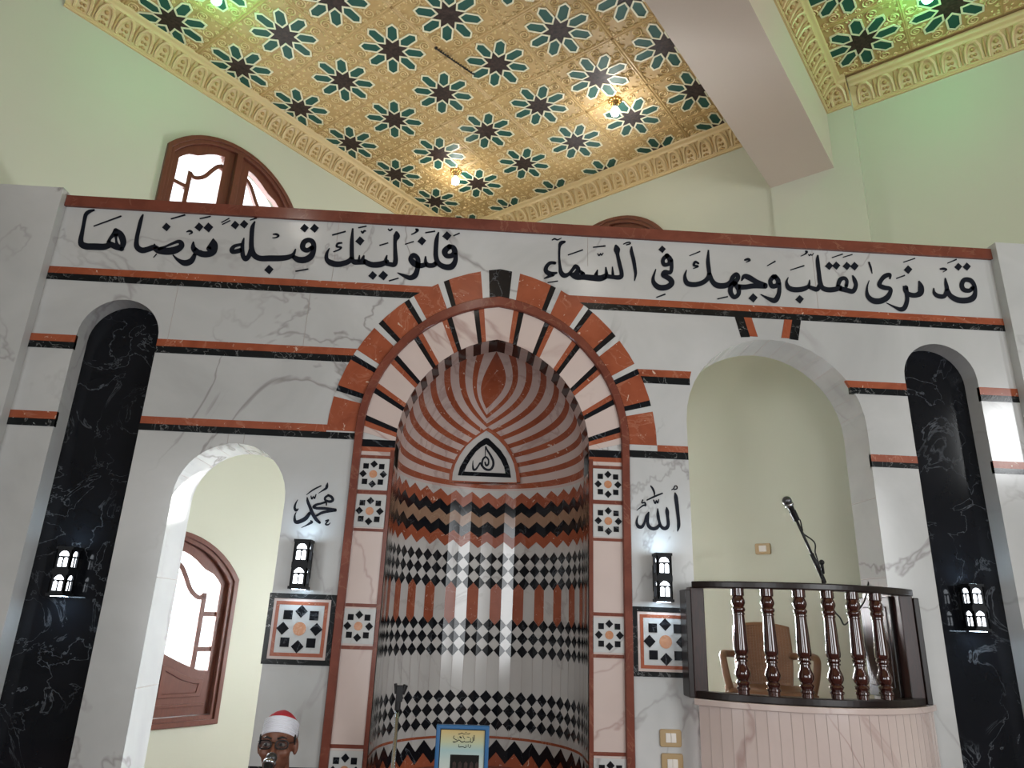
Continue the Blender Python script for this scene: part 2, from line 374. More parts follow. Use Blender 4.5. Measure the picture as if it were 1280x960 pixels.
# ------------------------------------------------------------------ cornices
PROF = [(0,-.205),(.014,-.205),(.014,-.192),(.02,-.188),(.02,-.176),(.013,-.172),(.02,-.15),(.036,-.115),(.062,-.08),(.098,-.052),(.115,-.046),(.118,-.03),(.13,-.022),(.147,-.02),(.158,-.01),(.16,.02)]
def cornice(name, fn, a0, a1, label, da=.15, mitre=(0,0)):
    """fn(a, b, d): b from the ceiling, d out of the wall"""
    m = MB(); n = len(PROF)
    vs = [fn(a0+mitre[0]*d, b, d) for d, b in PROF] + [fn(a1-mitre[1]*d, b, d) for d, b in PROF]
    m.add(vs, [(i, i+1, n+i+1, n+i) for i in range(n-1)], M_GOLDT)
    k = 0; a = a0 + da*.7
    def cov(u, w):   # u along, w 0..1 up the cove
        t = w*5; i = min(int(t), 4); e = t-i; p, q = PROF[5+i], PROF[6+i]
        return fn(u, p[1]+(q[1]-p[1])*e-.003, p[0]+(q[0]-p[0])*e+.003)
    while a < a1-da*.5:
        arc = [cov(a-.050, .05), cov(a-.052, .35), cov(a-.045, .62), cov(a-.024, .82), cov(a, .9), cov(a+.024, .82), cov(a+.045, .62), cov(a+.052, .35), cov(a+.050, .05)]
        m.tube(arc, [.009,.013,.014,.015,.017,.015,.014,.013,.009], M_GOLDT, 6)
        for (du, w, r) in ((0,.58,.017),(-.013,.38,.013),(.013,.38,.013),(0,.2,.014),(-.018,.15,.009),(.018,.15,.009),(-.045,.92,.008)):
            m.sphere(cov(a+du, w), (r, r, r*.95), M_GOLD, 8, 5)
        m.tube([cov(a+da/2, .9), cov(a+da/2, .5), cov(a+da/2, .12)], [.004,.010,.005], M_GOLD, 6)
        a += da
    o = struct(m.build(name, autosmooth=.9)); o['label'] = label
cornice('trim_3', lambda a,b,d: LWF(a, ZC+b, d), -3.6, AL1, 'gilt leaf cornice along the left wall', mitre=(0,1))
cornice('trim_4', lambda a,b,d: RWF(a, ZC+b, d), JW*TS, 5.62*TS, 'gilt leaf cornice along the right wall to the beam', mitre=(1,0))
cornice('trim_5', lambda a,b,d: LP(-a/TS, 6.45, ZC+b)+U*d, -3*TS, -IP*TS, 'cornice along the right side of the ceiling beam', mitre=(0,1))
cornice('trim_6', lambda a,b,d: LP(IP, 0, ZC+b)+U*a-V*d, 6.45*TS, 6.77*TS, 'short cornice across the pier beside the beam', mitre=(1,0))
cornice('trim_7', lambda a,b,d: LP(IB, 0, ZC+b)+U*a-V*d, 6.77*TS, 11*TS, 'cornice along the far wall of the right bay', mitre=(0,0))

# ------------------------------------------------------------------ ceiling tiles
def spiral(m, fn, cx, cy, r, a0, turns, sg, h0, rad=.0068):
    n = int(11*turns); P = []
    for k in range(n+1):
        t = k/n; a = a0 + sg*2*PI*turns*t; rr = r*(1-.86*t)
        P.append(fn(cx+rr*math.cos(a), cy+rr*math.sin(a), h0))
    m.tube(P, [rad*(1-.3*k/n) for k in range(n+1)], M_GOLDR, 4)
def make_panel():
    root = thing('rosette_tile', 'gilt tile', 'ceiling tile', (0,0,0)); T = TS
    root.rotation_euler.z = TH
    fn = lambda a, b, d: Vector((b*T, -a*T, -d))
    m = MB(); e = .4965
    m.plate(fn, [rect(-e,e,-e,e)], -.028, 0, M_GOLD)
    for p in (((-e,-.5),(e,-.5)),((-e,.5),(e,.5)),((-.5,-e),(-.5,e)),((.5,-e),(.5,e))):
        (a0,b0),(a1,b1) = p; ins = .965
        m.tube([fn(a0*ins,b0*ins,-.007), fn(a1*ins,b1*ins,-.007)], .016, M_GOLD, 8)
    base = [(.402,.198,.076,PI*.8,1.9,1),(.450,.06,.036,0,1.5,1),(.462,.30,.032,PI,1.4,-1),(.305,.135,.026,.3,1.2,1)]
    for (x, y, r, a0, tn, sg) in base:
        for sx in (1,-1):
            for sy in (1,-1):
                for sw in (0,1):
                    if x == .40 and False: continue
                    g = (lambda X, Y, d, sx=sx, sy=sy, sw=sw: fn(sx*(Y if sw else X), sy*(X if sw else Y), d))
                    spiral(m, g, x, y, r, a0, tn, sg, .003)
    for sx in (1,-1):
        for sy in (1,-1):
            for (x, y, r) in ((.452,.452,.022),(.41,.455,.016),(.455,.41,.016),(.39,.39,.016)):
                m.sphere(fn(sx*x, sy*y, 0), (r*T, r*T, .008), M_GOLDR, 8, 4)
    m.build('relief_panel', root, autosmooth=.7)
    m = MB(); P = []
    for k in range(16):
        a = PI*k/8; r = .122 if k % 2 == 0 else .232
        P.append((r*math.cos(a), r*math.sin(a)))
    m.plate(fn, [P], 0, .004, M_BROWN); m.build('star', root)
    for k in range(8):
        ca, sa = math.cos(PI*k/4), math.sin(PI*k/4)
        rot = lambda l: [(x*ca-y*sa, x*sa+y*ca) for x, y in l]
        o_ = [(.126,0),(.205,-.083),(.382,-.077),(.448,0),(.382,.077),(.205,.083)]
        i_ = [(.156,0),(.216,-.061),(.373,-.056),(.418,0),(.373,.056),(.216,.061)]
        m = MB(); m.plate(fn, [rot(o_), rot(i_)], 0, .008, M_CREAM); m.plate(fn, [rot(i_)], 0, .005, M_GREEN, sides=False)
        m.build('petal', root)
    return root
ORD = ['first','second','third','fourth','fifth','sixth','seventh','eighth','ninth']
panel0 = make_panel(); used = [False]
def copy_panel():
    if not used[0]: used[0] = True; return panel0
    c = panel0.copy(); C.objects.link(c)
    for ch in panel0.children:
        d = ch.copy(); C.objects.link(d); d.parent = c
    return c
def visible(P, mg):
    q = CAMR.transposed() @ (P-EYE)
    if q.z < .2: return False
    x, y = 640+F*q.x/q.z, 480+F*q.y/q.z
    return -mg < x < 1280+mg and -mg < y < 400
for j in range(0, 6):
    for i in range(-1, 8):
        P = LP(i, j, ZC)
        if not visible(P, 62): continue
        c = copy_panel(); c.location = P
        row = 'in the row along the left cornice' if j == 0 else ORD[j] + ' row from the left cornice' if j < 5 else 'in the row beside the beam'
        c['label'] = ('green star ceiling tile cut by the right cornice, ' if i < 0 else 'green star ceiling tile, ' + ORD[i] + ' from the right cornice, ') + row
        c['group'] = 'ceiling tiles left of the beam'
for jj in range(0, 4):
    for i in range(0, 4):
        P = LP(i-.38, 7.085+jj*.985, ZC)
        if not visible(P, 62): continue
        c = copy_panel(); c.location = P
        c['label'] = 'green star tile of the right bay ceiling, ' + ORD[i] + ' from its wall, ' + ORD[jj] + ' from the beam'
        c['group'] = 'ceiling tiles of the right bay'
# ------------------------------------------------------------------ the marble screen
XL, XR, ZT = -2.69, 3.31, 4.04
HL = round_hole(-1.703, -1.083, .02, 2.50)            # left opening
HR = round_hole(1.215, 2.318, .86, 3.315)             # right opening, above the pulpit
NL = round_hole(-2.43, -1.957, .12, 3.355)            # black panels
NR = round_hole(2.60, 3.065, .12, 3.345)
A_OUT = arch(.965, 1.10, 2.60); A_RING = arch(.80, .905, 2.60); A_MOULD = arch(.752, .835, 2.60); A_NICHE = arch(.563, .67, 2.55)
MH = shift([(-.565,.02)] + A_NICHE + [(.565,.02)], XC)
m = MB()
m.plate(SF, [rect(XL, XR, 0, ZT), HL, HR, NL, NR, MH], -.28, 0, M_WHITE, sides=False)
m.plate(SF, [rect(XL, XR, 0, ZT), HL, HR, MH], -.28, -.28, M_WHITE, sides=False)
m.strip(SF, rect(XL, XR, 0, ZT), -.28, 0, M_WHITE)
m.strip(SF, HL, -.28, 0, M_WHITE); m.strip(SF, HR, -.28, 0, M_WHITE)
m.strip(SF, NL, -.12, 0, M_WHITE); m.strip(SF, NR, -.12, 0, M_WHITE)
struct(m.build('wall_front'))
for x0, x1, lab in ((-3.30, XL, 'white marble pier closing the screen at its left end'), (XR, 3.80, 'white marble pier closing the screen at its right end')):
    m = MB(); w = x1-x0
    m.plate(lambda a,b,d: Vector((a, 3.935-d, b)), [rect(x0, x1, 0, 4.07)], -.33, 0, M_WHITE)
    o = struct(m.build('trim_8', bevel=.006)); o['label'] = lab
# black and red string courses
TB = []
def band(x0, x1, z0, z1, ma, lab, d=.003, skew0=0, skew1=0):
    m = MB(); m.plate(SF, [[(x0,z0),(x1,z0),(x1+skew1,z1),(x0+skew0,z1)]], -.02, d, ma)
    o = struct(m.build('trim_9')); o['label'] = lab
def rb(x0, x1, zm, lab, s0=0, s1=0, hr=.045, hb=.043):
    band(x0, x1, zm, zm+hr, M_RED, 'red marble strip ' + lab, skew0=s0, skew1=s1)
    band(x0, x1, zm-hb, zm, M_BBAND, 'flecked black marble strip ' + lab)
band(XL, XR, 3.968, 4.043, M_DRED, 'dark red marble coping strip along the top of the screen', .02)
rb(XL, XC-.47, 3.507, 'under the left half of the inscription', 0, .05)
rb(XC+.48, XR, 3.500, 'under the right half of the inscription', -.05, 0)
rb(XL, -2.43, 3.064, 'between the left pier and the left black panel, upper')
rb(-1.957, XC-.855, 3.068, 'from the left black panel to the big arch', 0, .02)
rb(XL, -2.43, 2.592, 'between the left pier and the left black panel, lower')
band(-1.957, XC-.962, 2.592, 2.635, M_RED, 'red marble strip over the left opening')
band(-1.957, XC-.80, 2.553, 2.592, M_BBAND, 'flecked black marble strip over the left opening')
rb(XC+.875, 1.245, 3.030, 'between the big arch and the right opening', -.02, .012)
band(XC+.968, 1.215, 2.566, 2.604, M_RED, 'short red marble strip at the right foot of the big arch')
band(XC+.80, 1.215, 2.524, 2.566, M_BBAND, 'short black marble strip at the right foot of the big arch')
rb(2.242, 2.60, 3.026, 'between the right opening and the right black panel, upper', -.022, 0, .043, .04)
rb(2.318, 2.60, 2.566, 'between the right opening and the right black panel, lower', 0, 0, .043, .033)
rb(3.065, XR, 3.020, 'between the right black panel and the right pier, upper', 0, 0, .05, .04)
rb(3.065, XR, 2.560, 'between the right black panel and the right pier, lower', 0, 0, .043, .033)
band(-1.083, XC-.79, .815, .862, M_BBAND, 'black marble strip low beside the left opening')
# keystone slips over the right opening
for s in (-1, 1):
    f = lambda l: [(1.765+s*x, z) for x, z in l]
    for l, ma, lab in ((f([(.075,3.33),(.125,3.33),(.155,3.457),(.105,3.457)]), M_RED, 'red'), (f([(.125,3.325),(.182,3.32),(.212,3.457),(.155,3.457)]), M_BBAND, 'black')):
        m = MB(); m.plate(SF, [l], -.02, .003, ma); o = struct(m.build('trim_10')); o['label'] = lab + ' marble slip on the ' + ('left' if s < 0 else 'right') + ' of the keystone over the right opening'
m = MB()
for k in range(1, 16):                                  # joints between the stones lining the openings
    for hole in (HL, HR):
        r = (hole[-1][0]-hole[0][0])/2; cx = (hole[-1][0]+hole[0][0])/2; zs = max(p[1] for p in hole)-r
        if hole is HL and k % 2: continue
        a = PI*k/16; x, z = cx-(r-.001)*math.cos(a), zs+(r-.001)*math.sin(a)
        m.tube([(x, YS+.005, z), (x, YS+.275, z)], .0022, M_GROUT, 4)
for zz in (2.35, 1.9, 1.4): m.tube([(2.317, YS+.005, zz), (2.317, YS+.275, zz)], .0022, M_GROUT, 4)
for zz in (1.75, 1.2): m.tube([(-1.702, YS+.005, zz), (-1.702, YS+.275, zz)], .0022, M_GROUT, 4)
o = struct(m.build('trim_11')); o['label'] = 'fine joints between the stones lining the two openings'
# slab joints on the face
m = MB()
for x, z0, z1 in ((-.35,2.36+.0,2.36),(-1.45,2.5,2.553),(-1.36,2.5,2.553),(-1.9,3.11,3.464),(-1.1,3.11,3.464),(.62,3.76,3.968),(-.98,3.55,3.968),(2.1,3.545,3.968),(.935,2.66,2.98)):
    if z1 > z0: m.tube([(x, YS-.0005, z0), (x, YS-.0005, z1)], .0016, M_GROUT, 4)
o = struct(m.build('trim_12')); o['label'] = 'hairline joints between the marble slabs'

# polished black panels in their round-headed recesses
for x0, x1, top, lab in ((-2.43, -1.957, 3.355, 'tall polished black marble panel in the round-headed recess by the left pier'), (2.60, 3.065, 3.345, 'tall polished black marble panel in the round-headed recess by the right pier')):
    m = MB(); m.plate(SF, [round_hole(x0-.01, x1+.01, .11, top+.01)], -.15, -.12, M_BLACK); tag(m.build('black_panel'), lab, 'wall panel', kind='thing')

# ------------------------------------------------------------------ prayer niche
R = thing('prayer_niche', 'big pointed prayer niche of red, black and white marble at the centre of the screen', 'mihrab', (XC, YS, 0))
def arcs(A): n = len(A)//2; return A[:n+1], A[n:][::-1]
def seg(A, f0, f1, side):
    """points on one half of an arch between fractions f0, f1 (0 = springing, 1 = apex)"""
    half = arcs(A)[0]; n = len(half)-1; L = []
    ks = [f0] + [k/n for k in range(n+1) if f0+.004 < k/n < f1-.004] + [f1]
    for f in ks:
        t = f*n; i = min(int(t), n-1); e = t-i
        x = half[i][0]*(1-e)+half[i+1][0]*e; z = half[i][1]*(1-e)+half[i+1][1]*e
        L.append((XC + x*side, z))
    return L
def ring(m, Ao, Ai, f0, f1, side, d0, d1, ma):
    m.plate(SF, [seg(Ao, f0, f1, side) + seg(Ai, f0, f1, side)[::-1]], d0, d1, ma)
m = MB()
for side in (-1, 1):
    sd = -side                                          # seg() mirrors the left half
    kb, kw, st, sw = .055, .085, .026, .026
    edges = [1-kb-kw+.018]                              # foot of the keystone slips
    top = 1-kb-.05
    ring(m, A_OUT, A_RING, 1-.047, 1, sd, -.01, .004, M_BLACK)
    ring(m, A_OUT, A_RING, 1-.047-.032, 1-.047, sd, -.01, .004, M_WHITE)
    top = 1-.079; step = top/6
    for k in range(6):
        f1 = top-k*step; f0 = f1-step
        last = k == 5
        w = .0225
        ring(m, A_OUT, A_RING, f0+(w if not last else 0), f1-(w if k else 0), sd, -.01, .004, M_RED)
        if not last:
            blk_near = k % 2 == 0
            ring(m, A_OUT, A_RING, f0, f0+w, sd, -.01, .004, M_BLACK if blk_near else M_WHITE)
            ring(m, A_OUT, A_RING, f0-w, f0, sd, -.01, .004, M_WHITE if blk_near else M_BLACK)
    x0, x1 = XC+side*.80, XC+side*.965
    zb = 2.592 if side < 0 else 2.566
    m.plate(SF, [rect(min(x0,x1), max(x0,x1), zb, 2.60 if side < 0 else 2.60)], -.01, .0045, M_WHITE)
m.build('outer_arch', R)
# moulding running round the arch and down both sides
def sweepring(Ao, Ai, zb, prof, ma, name, cl=None):
    """prof: (0..1 from outer to inner, d)"""
    m = MB(); out = [(-Ao[0][0]*-1, zb)] + Ao + [(Ao[-1][0], zb)]; inn = [(Ai[0][0], zb)] + Ai + [(Ai[-1][0], zb)]
    vs = []; n = len(out); kk = len(prof)
    for (t, d) in prof:
        for o_, i_ in zip(out, inn): vs.append(SF(XC + o_[0]*(1-t)+i_[0]*t, o_[1]*(1-t)+i_[1]*t, d))
    m.add(vs, [(r*n+i, r*n+i+1, (r+1)*n+i+1, (r+1)*n+i) for r in range(kk-1) for i in range(n-1)], ma)
    return m.build(name, R, autosmooth=.6)
sweepring(A_RING, A_MOULD, .02, [(0,-.01),(0,.016),(.1,.024),(.9,.024),(1,.016),(1,-.05)], M_DRED, 'arch_moulding')
# inner ring of voussoirs, a little set back
m = MB()
for sd in (-1, 1):
    ring(m, A_MOULD, A_NICHE, 1-.075, 1, sd, -.03, .003, M_PINK)
    top = 1-.075; step = top/5.5
    for k in range(6):
        f1 = top-k*step; f0 = max(f1-step, 0); w = .027
        near_or = k % 2 == 0
        a, b = (M_RED, M_BLACK) if near_or else (M_BLACK, M_RED)
        ring(m, A_MOULD, A_NICHE, f1-w, f1, sd, -.03, .003, a); ring(m, A_MOULD, A_NICHE, f1-2*w, f1-w, sd, -.03, .003, b)
        if f1-2*w > f0: ring(m, A_MOULD, A_NICHE, f0, f1-2*w, sd, -.03, .003, M_PINK)
m.build('inner_arch', R)
# checked soffit of the niche arch
DS = .20
m = MB()
def sf_at(f, side, y): x, z = seg(A_NICHE, f, f+1e-5, side)[0]; return Vector((x, y, z))
for sd in (-1, 1):
    nb = 9; f0 = 0; wtop = .055
    cuts = [ (1-wtop)*k/(2*nb) for k in range(2*nb+1) ] + [1.]
    for k in range(len(cuts)-1):
        ma = M_BLACK if k % 2 == 0 else M_PINK
        if k == len(cuts)-2: ma = M_BLACK
        a, b = cuts[k], min(cuts[k+1], .99999)
        p = [sf_at(a,sd,YS), sf_at(b,sd,YS), sf_at(b,sd,YS+DS), sf_at(a,sd,YS+DS)]
        m.add(p, [(0,1,2,3)], ma)
m.build('soffit', R)
# facetted curved wall of the niche
RN = .563; STR = DS-.0
NS = 29; LT = PI*RN + 2*STR; SPW = LT/NS
def csmooth(s, inset=0.):
    r = RN-inset; h = PI*RN/2
    if abs(s) <= h: a = s/RN; return XC + r*math.sin(a), YS+DS + r*math.cos(a)
    sg = 1 if s > 0 else -1
    return XC + sg*r, YS+DS - (abs(s)-h)
NODES = [(-LT/2 + k*SPW) for k in range(NS+1)]
def CN(s, z, inset=0.):
    t = (s+LT/2)/SPW; i = max(0, min(int(math.floor(t+1e-7)), NS-1)); e = t-i
    a = csmooth(NODES[i], inset); b = csmooth(NODES[i+1], inset)
    return Vector((a[0]*(1-e)+b[0]*e, a[1]*(1-e)+b[1]*e, z))
m = MB()
IN = .0015
for k in range(NS):
    s0, s1 = NODES[k], NODES[k+1]
    for z0, z1, ma in ((.02,.76,M_DRED),(.76,2.05,M_NICHE),(2.05,2.424,M_NICHE)):
        m.add([CN(s0,z0), CN(s1-1e-6,z0), CN(s1-1e-6,z1), CN(s0,z1)], [(0,1,2,3)], ma)
    if 0 < k:
        for z0, z1 in ((.92,.965),(1.18,1.375)):
            m.add([CN(s0-.0012,z0,IN), CN(s0+.0012,z0,IN), CN(s0+.0012,z1,IN), CN(s0-.0012,z1,IN)], [(0,1,2,3)], M_GROUT)
def dia(sc, zc, hh, ma=None):
    for sg in (-1, 1):
        e = max(-LT/2, min(LT/2, sc+sg*SPW/2))
        m.add([CN(sc+sg*1e-6,zc-hh,IN), CN(e,zc,IN), CN(sc+sg*1e-6,zc+hh,IN)], [(0,1,2)], M_BLACK)
for zc, hh in ((1.975,.039),(1.898,.039),(1.820,.039),(1.563,.038),(1.487,.038),(1.411,.038),(1.141,.038),(1.066,.038),(.990,.038)):
    for k in range(1, NS): dia(NODES[k], zc, hh)
for k in range(NS):
    if (k-NS//2) % 2:
        c = (NODES[k]+NODES[k+1])/2; w = SPW/2*.96
        m.add([CN(c,1.563,IN), CN(c+w,1.602,IN), CN(c+w,1.781,IN), CN(c,1.82,IN), CN(c-w,1.781,IN), CN(c-w,1.602,IN)], [(0,1,2,3,4,5)], M_RED)
NT = 19; TW = LT/NT
def zig(zp, zv):
    return lambda s: zv + (zp-zv)*abs((((s/TW+.5) % 1)-.5)*-2+1) if False else zv + (zp-zv)*(1-2*abs(((s/TW+.5) % 1)-.5))
SS = sorted(set([round(x, 6) for x in NODES] + [round(-LT/2+(k)*TW/2, 6) for k in range(2*NT+1)]))
def zband(top, bot, ma, ins=IN):
    for a, b in zip(SS[:-1], SS[1:]):
        if b-a < 1e-5: continue
        a2, b2 = a+1e-6, b-1e-6
        m.add([CN(a2,bot(a2),ins), CN(b2,bot(b2),ins), CN(b2,top(b2),ins), CN(a2,top(a2),ins)], [(0,1,2,3)], ma)
cst = lambda z: (lambda s: z)
lev = [(2.410,2.367),(2.345,2.300),(2.279,2.240),(2.214,2.172),(2.147,2.108),(2.084,2.040)]
for (p, q), ma in zip(zip(lev[:-1], lev[1:]), (M_RED, M_BLACK, M_TAN, M_BLACK, M_RED)): zband(zig(*p), zig(*q), ma)
zband(cst(.923), cst(.909), M_RED); zband(zig(.905,.845), zig(.835,.775), M_BLACK); zband(zig(.835,.775), cst(.76), M_RED)
m.build('niche_wall', R, weld=False)
# conch with nested red and white bands
ZB = 2.424
def wz(z):
    if z <= 2.55: return RN
    h = .67; hw = RN; c = (h*h/hw-hw)/2; r = hw+c
    return max(math.sqrt(max(r*r-(z-2.55)**2, 0))-c, 0)
def dome(t, z, inset=0.):
    """t in -1..1 across"""
    w = max(wz(z)-inset, 0); b = min(max((z-ZB)/.45, 0), 1); b = b*b*(3-2*b)*.85
    a = t*PI/2; x1, y1 = math.sin(a), math.cos(a)
    c = .8; r = 1.8; hh = math.sqrt(r*r-c*c)
    am = math.acos(c/r); q = (1-abs(t))*am; x2 = (r*math.cos(q)-c)*(1 if t >= 0 else -1); y2 = r*math.sin(q)/hh
    return Vector((XC + w*(x1*(1-b)+x2*b), YS+DS + w*(y1*(1-b)+y2*b)*1.0, z))
def rimz(L):
    h = .67; hw = RN; c = (h*h/hw-hw)/2; r = hw+c; am = math.acos(c/r); st = 2.55-ZB
    q = L*(st + r*am)
    return ZB+q if q < st else 2.55 + r*math.sin((q-st)/r)
ZTOP = rimz(1.)
def proj(P):
    q = CAMR.transposed() @ (P-EYE); return (640+F*q.x/q.z, 480+F*q.y/q.z)
def on_conch(px, py):
    d = ray(px, py)
    def surf(x, z):
        z = min(max(z, ZB), ZTOP-1e-4); lo, hi = -1., 1.
        for _ in range(26):
            mid = (lo+hi)/2
            if dome(mid, z).x < x: lo = mid
            else: hi = mid
        return dome((lo+hi)/2, z).y
    lo, hi = YS+DS, YS+DS+RN+.02
    for _ in range(26):
        y = (lo+hi)/2; P = EYE + d*(y/d.y)
        if y < surf(P.x, P.z): lo = y
        else: hi = y
    P = EYE + d*(lo/d.y); P.z = max(P.z, ZB); return P
def conch_curve(L, sg, n=22):
    """band edge on one half of the conch: from the crease at the back out and up to the rim"""
    S0 = Vector(proj(dome(0, ZB))); St = Vector((608, 511)); S = S0.lerp(St, L)
    E0 = Vector(proj(dome(sg, ZB))); E = Vector(proj(dome(sg, rimz(min(L, .9999)))))
    dx, dy = E.x-S.x, S.y-E.y; bul = sg*(9*L**3+13*L**7)
    P1 = Vector((S.x+.55*dx+bul*.9, S.y-.16*dy-14*L*L)); P2 = Vector((E.x+bul*.9, E.y+.5*dy))
    out = []
    for k in range(n+1):
        s = k/n; bz = S*(1-s)**3 + P1*3*s*(1-s)**2 + P2*3*s*s*(1-s) + E*s**3
        bs = Vector(proj(dome(sg*s, ZB))) + (E-E0)*s + (S-S0)*(1-s)
        w = min(L/.3, 1); out.append(bs*(1-w)+bz*w)
    return out
edges = [0, .02]; cols = [M_CONCH_BOUNCE]
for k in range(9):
    edges += [.02+k*.1075+.046, .02+(k+1)*.1075 if k < 8 else 1.]; cols += [M_RED, M_CONCH_BOUNCE]
def pt(L, sg, k, p):
    if L == 0: return dome(sg*k/22, ZB)
    if k == 22: return dome(sg, rimz(min(L, .9999)))
    return on_conch(*p)
m = MB()
for sg in (-1, 1):
    prev = None
    for L0, L1, ma in zip(edges[:-1], edges[1:], cols):
        for q in range(2):
            b = L0+(L1-L0)*(q+1)/2
            if prev is None: prev = [pt(0, sg, k, None) for k in range(23)]
            cur = [pt(b, sg, k, p) for k, p in enumerate(conch_curve(b, sg))]
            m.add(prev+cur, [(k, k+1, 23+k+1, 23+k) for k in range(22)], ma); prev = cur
Lc, Rc = conch_curve(1., -1), conch_curve(1., 1); rows = []
for e in range(9): rows += [on_conch(*(Lc[k]*(1-e/8)+Rc[k]*(e/8))) for k in range(22)] + [dome(0, ZTOP-1e-4)]
m.add(rows, [(e*23+k, e*23+k+1, (e+1)*23+k+1, (e+1)*23+k) for e in range(8) for k in range(22)], M_RED)
m.build('conch', R, autosmooth=.5)
# pointed medallion in the conch
YM = 4.70
def MF(a, b, d): return Vector((a, YM-d, b))
pm = lambda l: [at(x/12+560, y/12+530, YM) for x, y in l]
md = MB()
o0 = pm([(15,880),(20,760),(60,620),(130,480),(230,330),(340,200),(450,110),(572,45),(690,110),(800,200),(900,320),(985,470),(1040,610),(1070,760),(1085,880)])
o1 = pm([(62,850),(72,740),(110,610),(180,470),(270,340),(380,240),(490,160),(574,104),(650,150),(750,235),(850,345),(930,470),(985,600),(1015,740),(1030,895)])
b0 = pm([(148,775),(180,650),(260,510),(350,390),(450,290),(545,225),(575,215),(610,222),(700,310),(790,400),(870,520),(920,650),(945,810)])
b1 = pm([(245,718),(275,640),(340,530),(420,420),(500,350),(574,310),(640,355),(720,445),(790,545),(840,650),(860,745)])
md.plate(MF, [o0, o1], -.12, .012, M_RED); md.plate(MF, [o1], -.10, .009, M_NICHE, sides=False)
md.plate(MF, [b0, b1], .0, .0115, M_BLACK)
med = md.build('medallion', R)
# side strips, bars and star tiles
m = MB()
for s in (-1, 1):
    f = lambda x0, x1, z0, z1: rect(min(XC+s*x0, XC+s*x1), max(XC+s*x0, XC+s*x1), z0, z1)
    m.plate(SF, [f(.563,.752,.02,2.47)], -.03, .001, M_PINK)
    m.plate(SF, [f(.563,.586,.02,2.50)], -.02, .006, M_DRED)
    for zc, hh in ((2.457,.009),(2.254,.011),(2.044,.008),(1.645,.009),(1.432,.009),(.963,.009),(.75,.009)):
        m.plate(SF, [f(.586,.752,zc-hh,zc+hh)], -.02, .004, M_DRED)
    m.plate(SF, [f(.563,.752,2.515,2.558)], -.02, .0045, M_BLACK); m.plate(SF, [f(.563,.752,2.488,2.515)], -.02, .0045, M_RED); m.plate(SF, [f(.563,.752,2.470,2.488)], -.02, .0045, M_PINK)
m.build('side_strips', R)
def star_tile(cx, cz, T, parent, d=.006, g=1.):
    """eight dark squares round an orange disc; T = tile side"""
    m = MB(); h = T*.5
    m.plate(SF, [rect(cx-h, cx+h, cz-h, cz+h)], 0, d, M_WHITE)
    t = m.build('star_tile', parent)
    m = MB()
    for k in range(8):
        a = PI*k/4; q = T*.121*g; rt = PI/4 if k % 2 == 0 else 0
        px, pz = cx+T*.322*g*math.cos(a), cz+T*.322*g*math.sin(a)
        if k % 2: px, pz = cx+T*.25*g*(1 if math.cos(a) > 0 else -1), cz+T*.25*g*(1 if math.sin(a) > 0 else -1)
        L = [(px+q*math.cos(rt+PI/4+PI/2*e), pz+q*math.sin(rt+PI/4+PI/2*e)) for e in range(4)]
        m.plate(SF, [L], d-.002, d+.0025, M_BLACK)
    m.build('star_squares', t)
    m = MB(); m.plate(SF, [[(cx+T*.125*g*math.cos(2*PI*k/24), cz+T*.125*g*math.sin(2*PI*k/24)) for k in range(24)]], d-.002, d+.0025, M_ORANGE)
    m.build('star_disc', t); return t
for s in (-1, 1):
    for cz in (2.357, 2.148, 1.539, .854): star_tile(XC+s*.672, cz, .178, R)
# the two large star panels
for cx, lab in ((-.9135, 'large black framed star panel on the marble below the left lantern'), (1.043, 'large black framed star panel below the right lantern, partly behind the pulpit rail')):
    t = thing('star_panel', lab, 'inlaid panel', (cx, YS, 1.515), 'large star panels')
    m = MB(); h = .1775; m.plate(SF, [rect(cx-h,cx+h,1.515-h,1.515+h), rect(cx-h+.026,cx+h-.026,1.515-h+.026,1.515+h-.026)], 0, .008, M_BBAND); m.build('border', t)
    m = MB(); h = .1515; m.plate(SF, [rect(cx-h,cx+h,1.515-h,1.515+h)], 0, .004, M_PINK)
    a, b = .1375, .120
    m.plate(SF, [rect(cx-a,cx+a,1.515-a,1.515+a), rect(cx-b,cx+b,1.515-b,1.515+b)], 0, .007, M_RED); m.build('inlay_strip', t)
    star_tile(cx, 1.515, .238, t, .006, 1.15)
# ------------------------------------------------------------------ Arabic writing, brush strokes of changing width
def stroke_mesh(m, fn, pts, ma, lift):
    P = catmull(pts, 6) if len(pts) > 2 else pts
    Lf = []; n = len(P)
    l = []; r = []
    for k in range(n):
        a = P[max(k-1,0)]; b = P[min(k+1,n-1)]; dx, dy = b[0]-a[0], b[1]-a[1]; q = math.hypot(dx, dy) or 1
        w = P[k][2]/2; l.append((P[k][0]-dy/q*w, P[k][1]+dx/q*w)); r.append((P[k][0]+dy/q*w, P[k][1]-dx/q*w))
    vs = [fn(*p, lift) for p in l] + [fn(*p, lift) for p in r]
    m.add(vs, [(i, i+1, n+i+1, n+i) for i in range(n-1)], ma)
    for p in ((P[0], P[min(1,n-1)]), (P[-1], P[-2])):      # rounded ends
        (x, y, w), _ = p[0], p[1]
        if w > 16: m.add([fn(x+w/2*math.cos(2*PI*k/12), y+w/2*math.sin(2*PI*k/12), lift) for k in range(12)], [tuple(range(12))], ma)
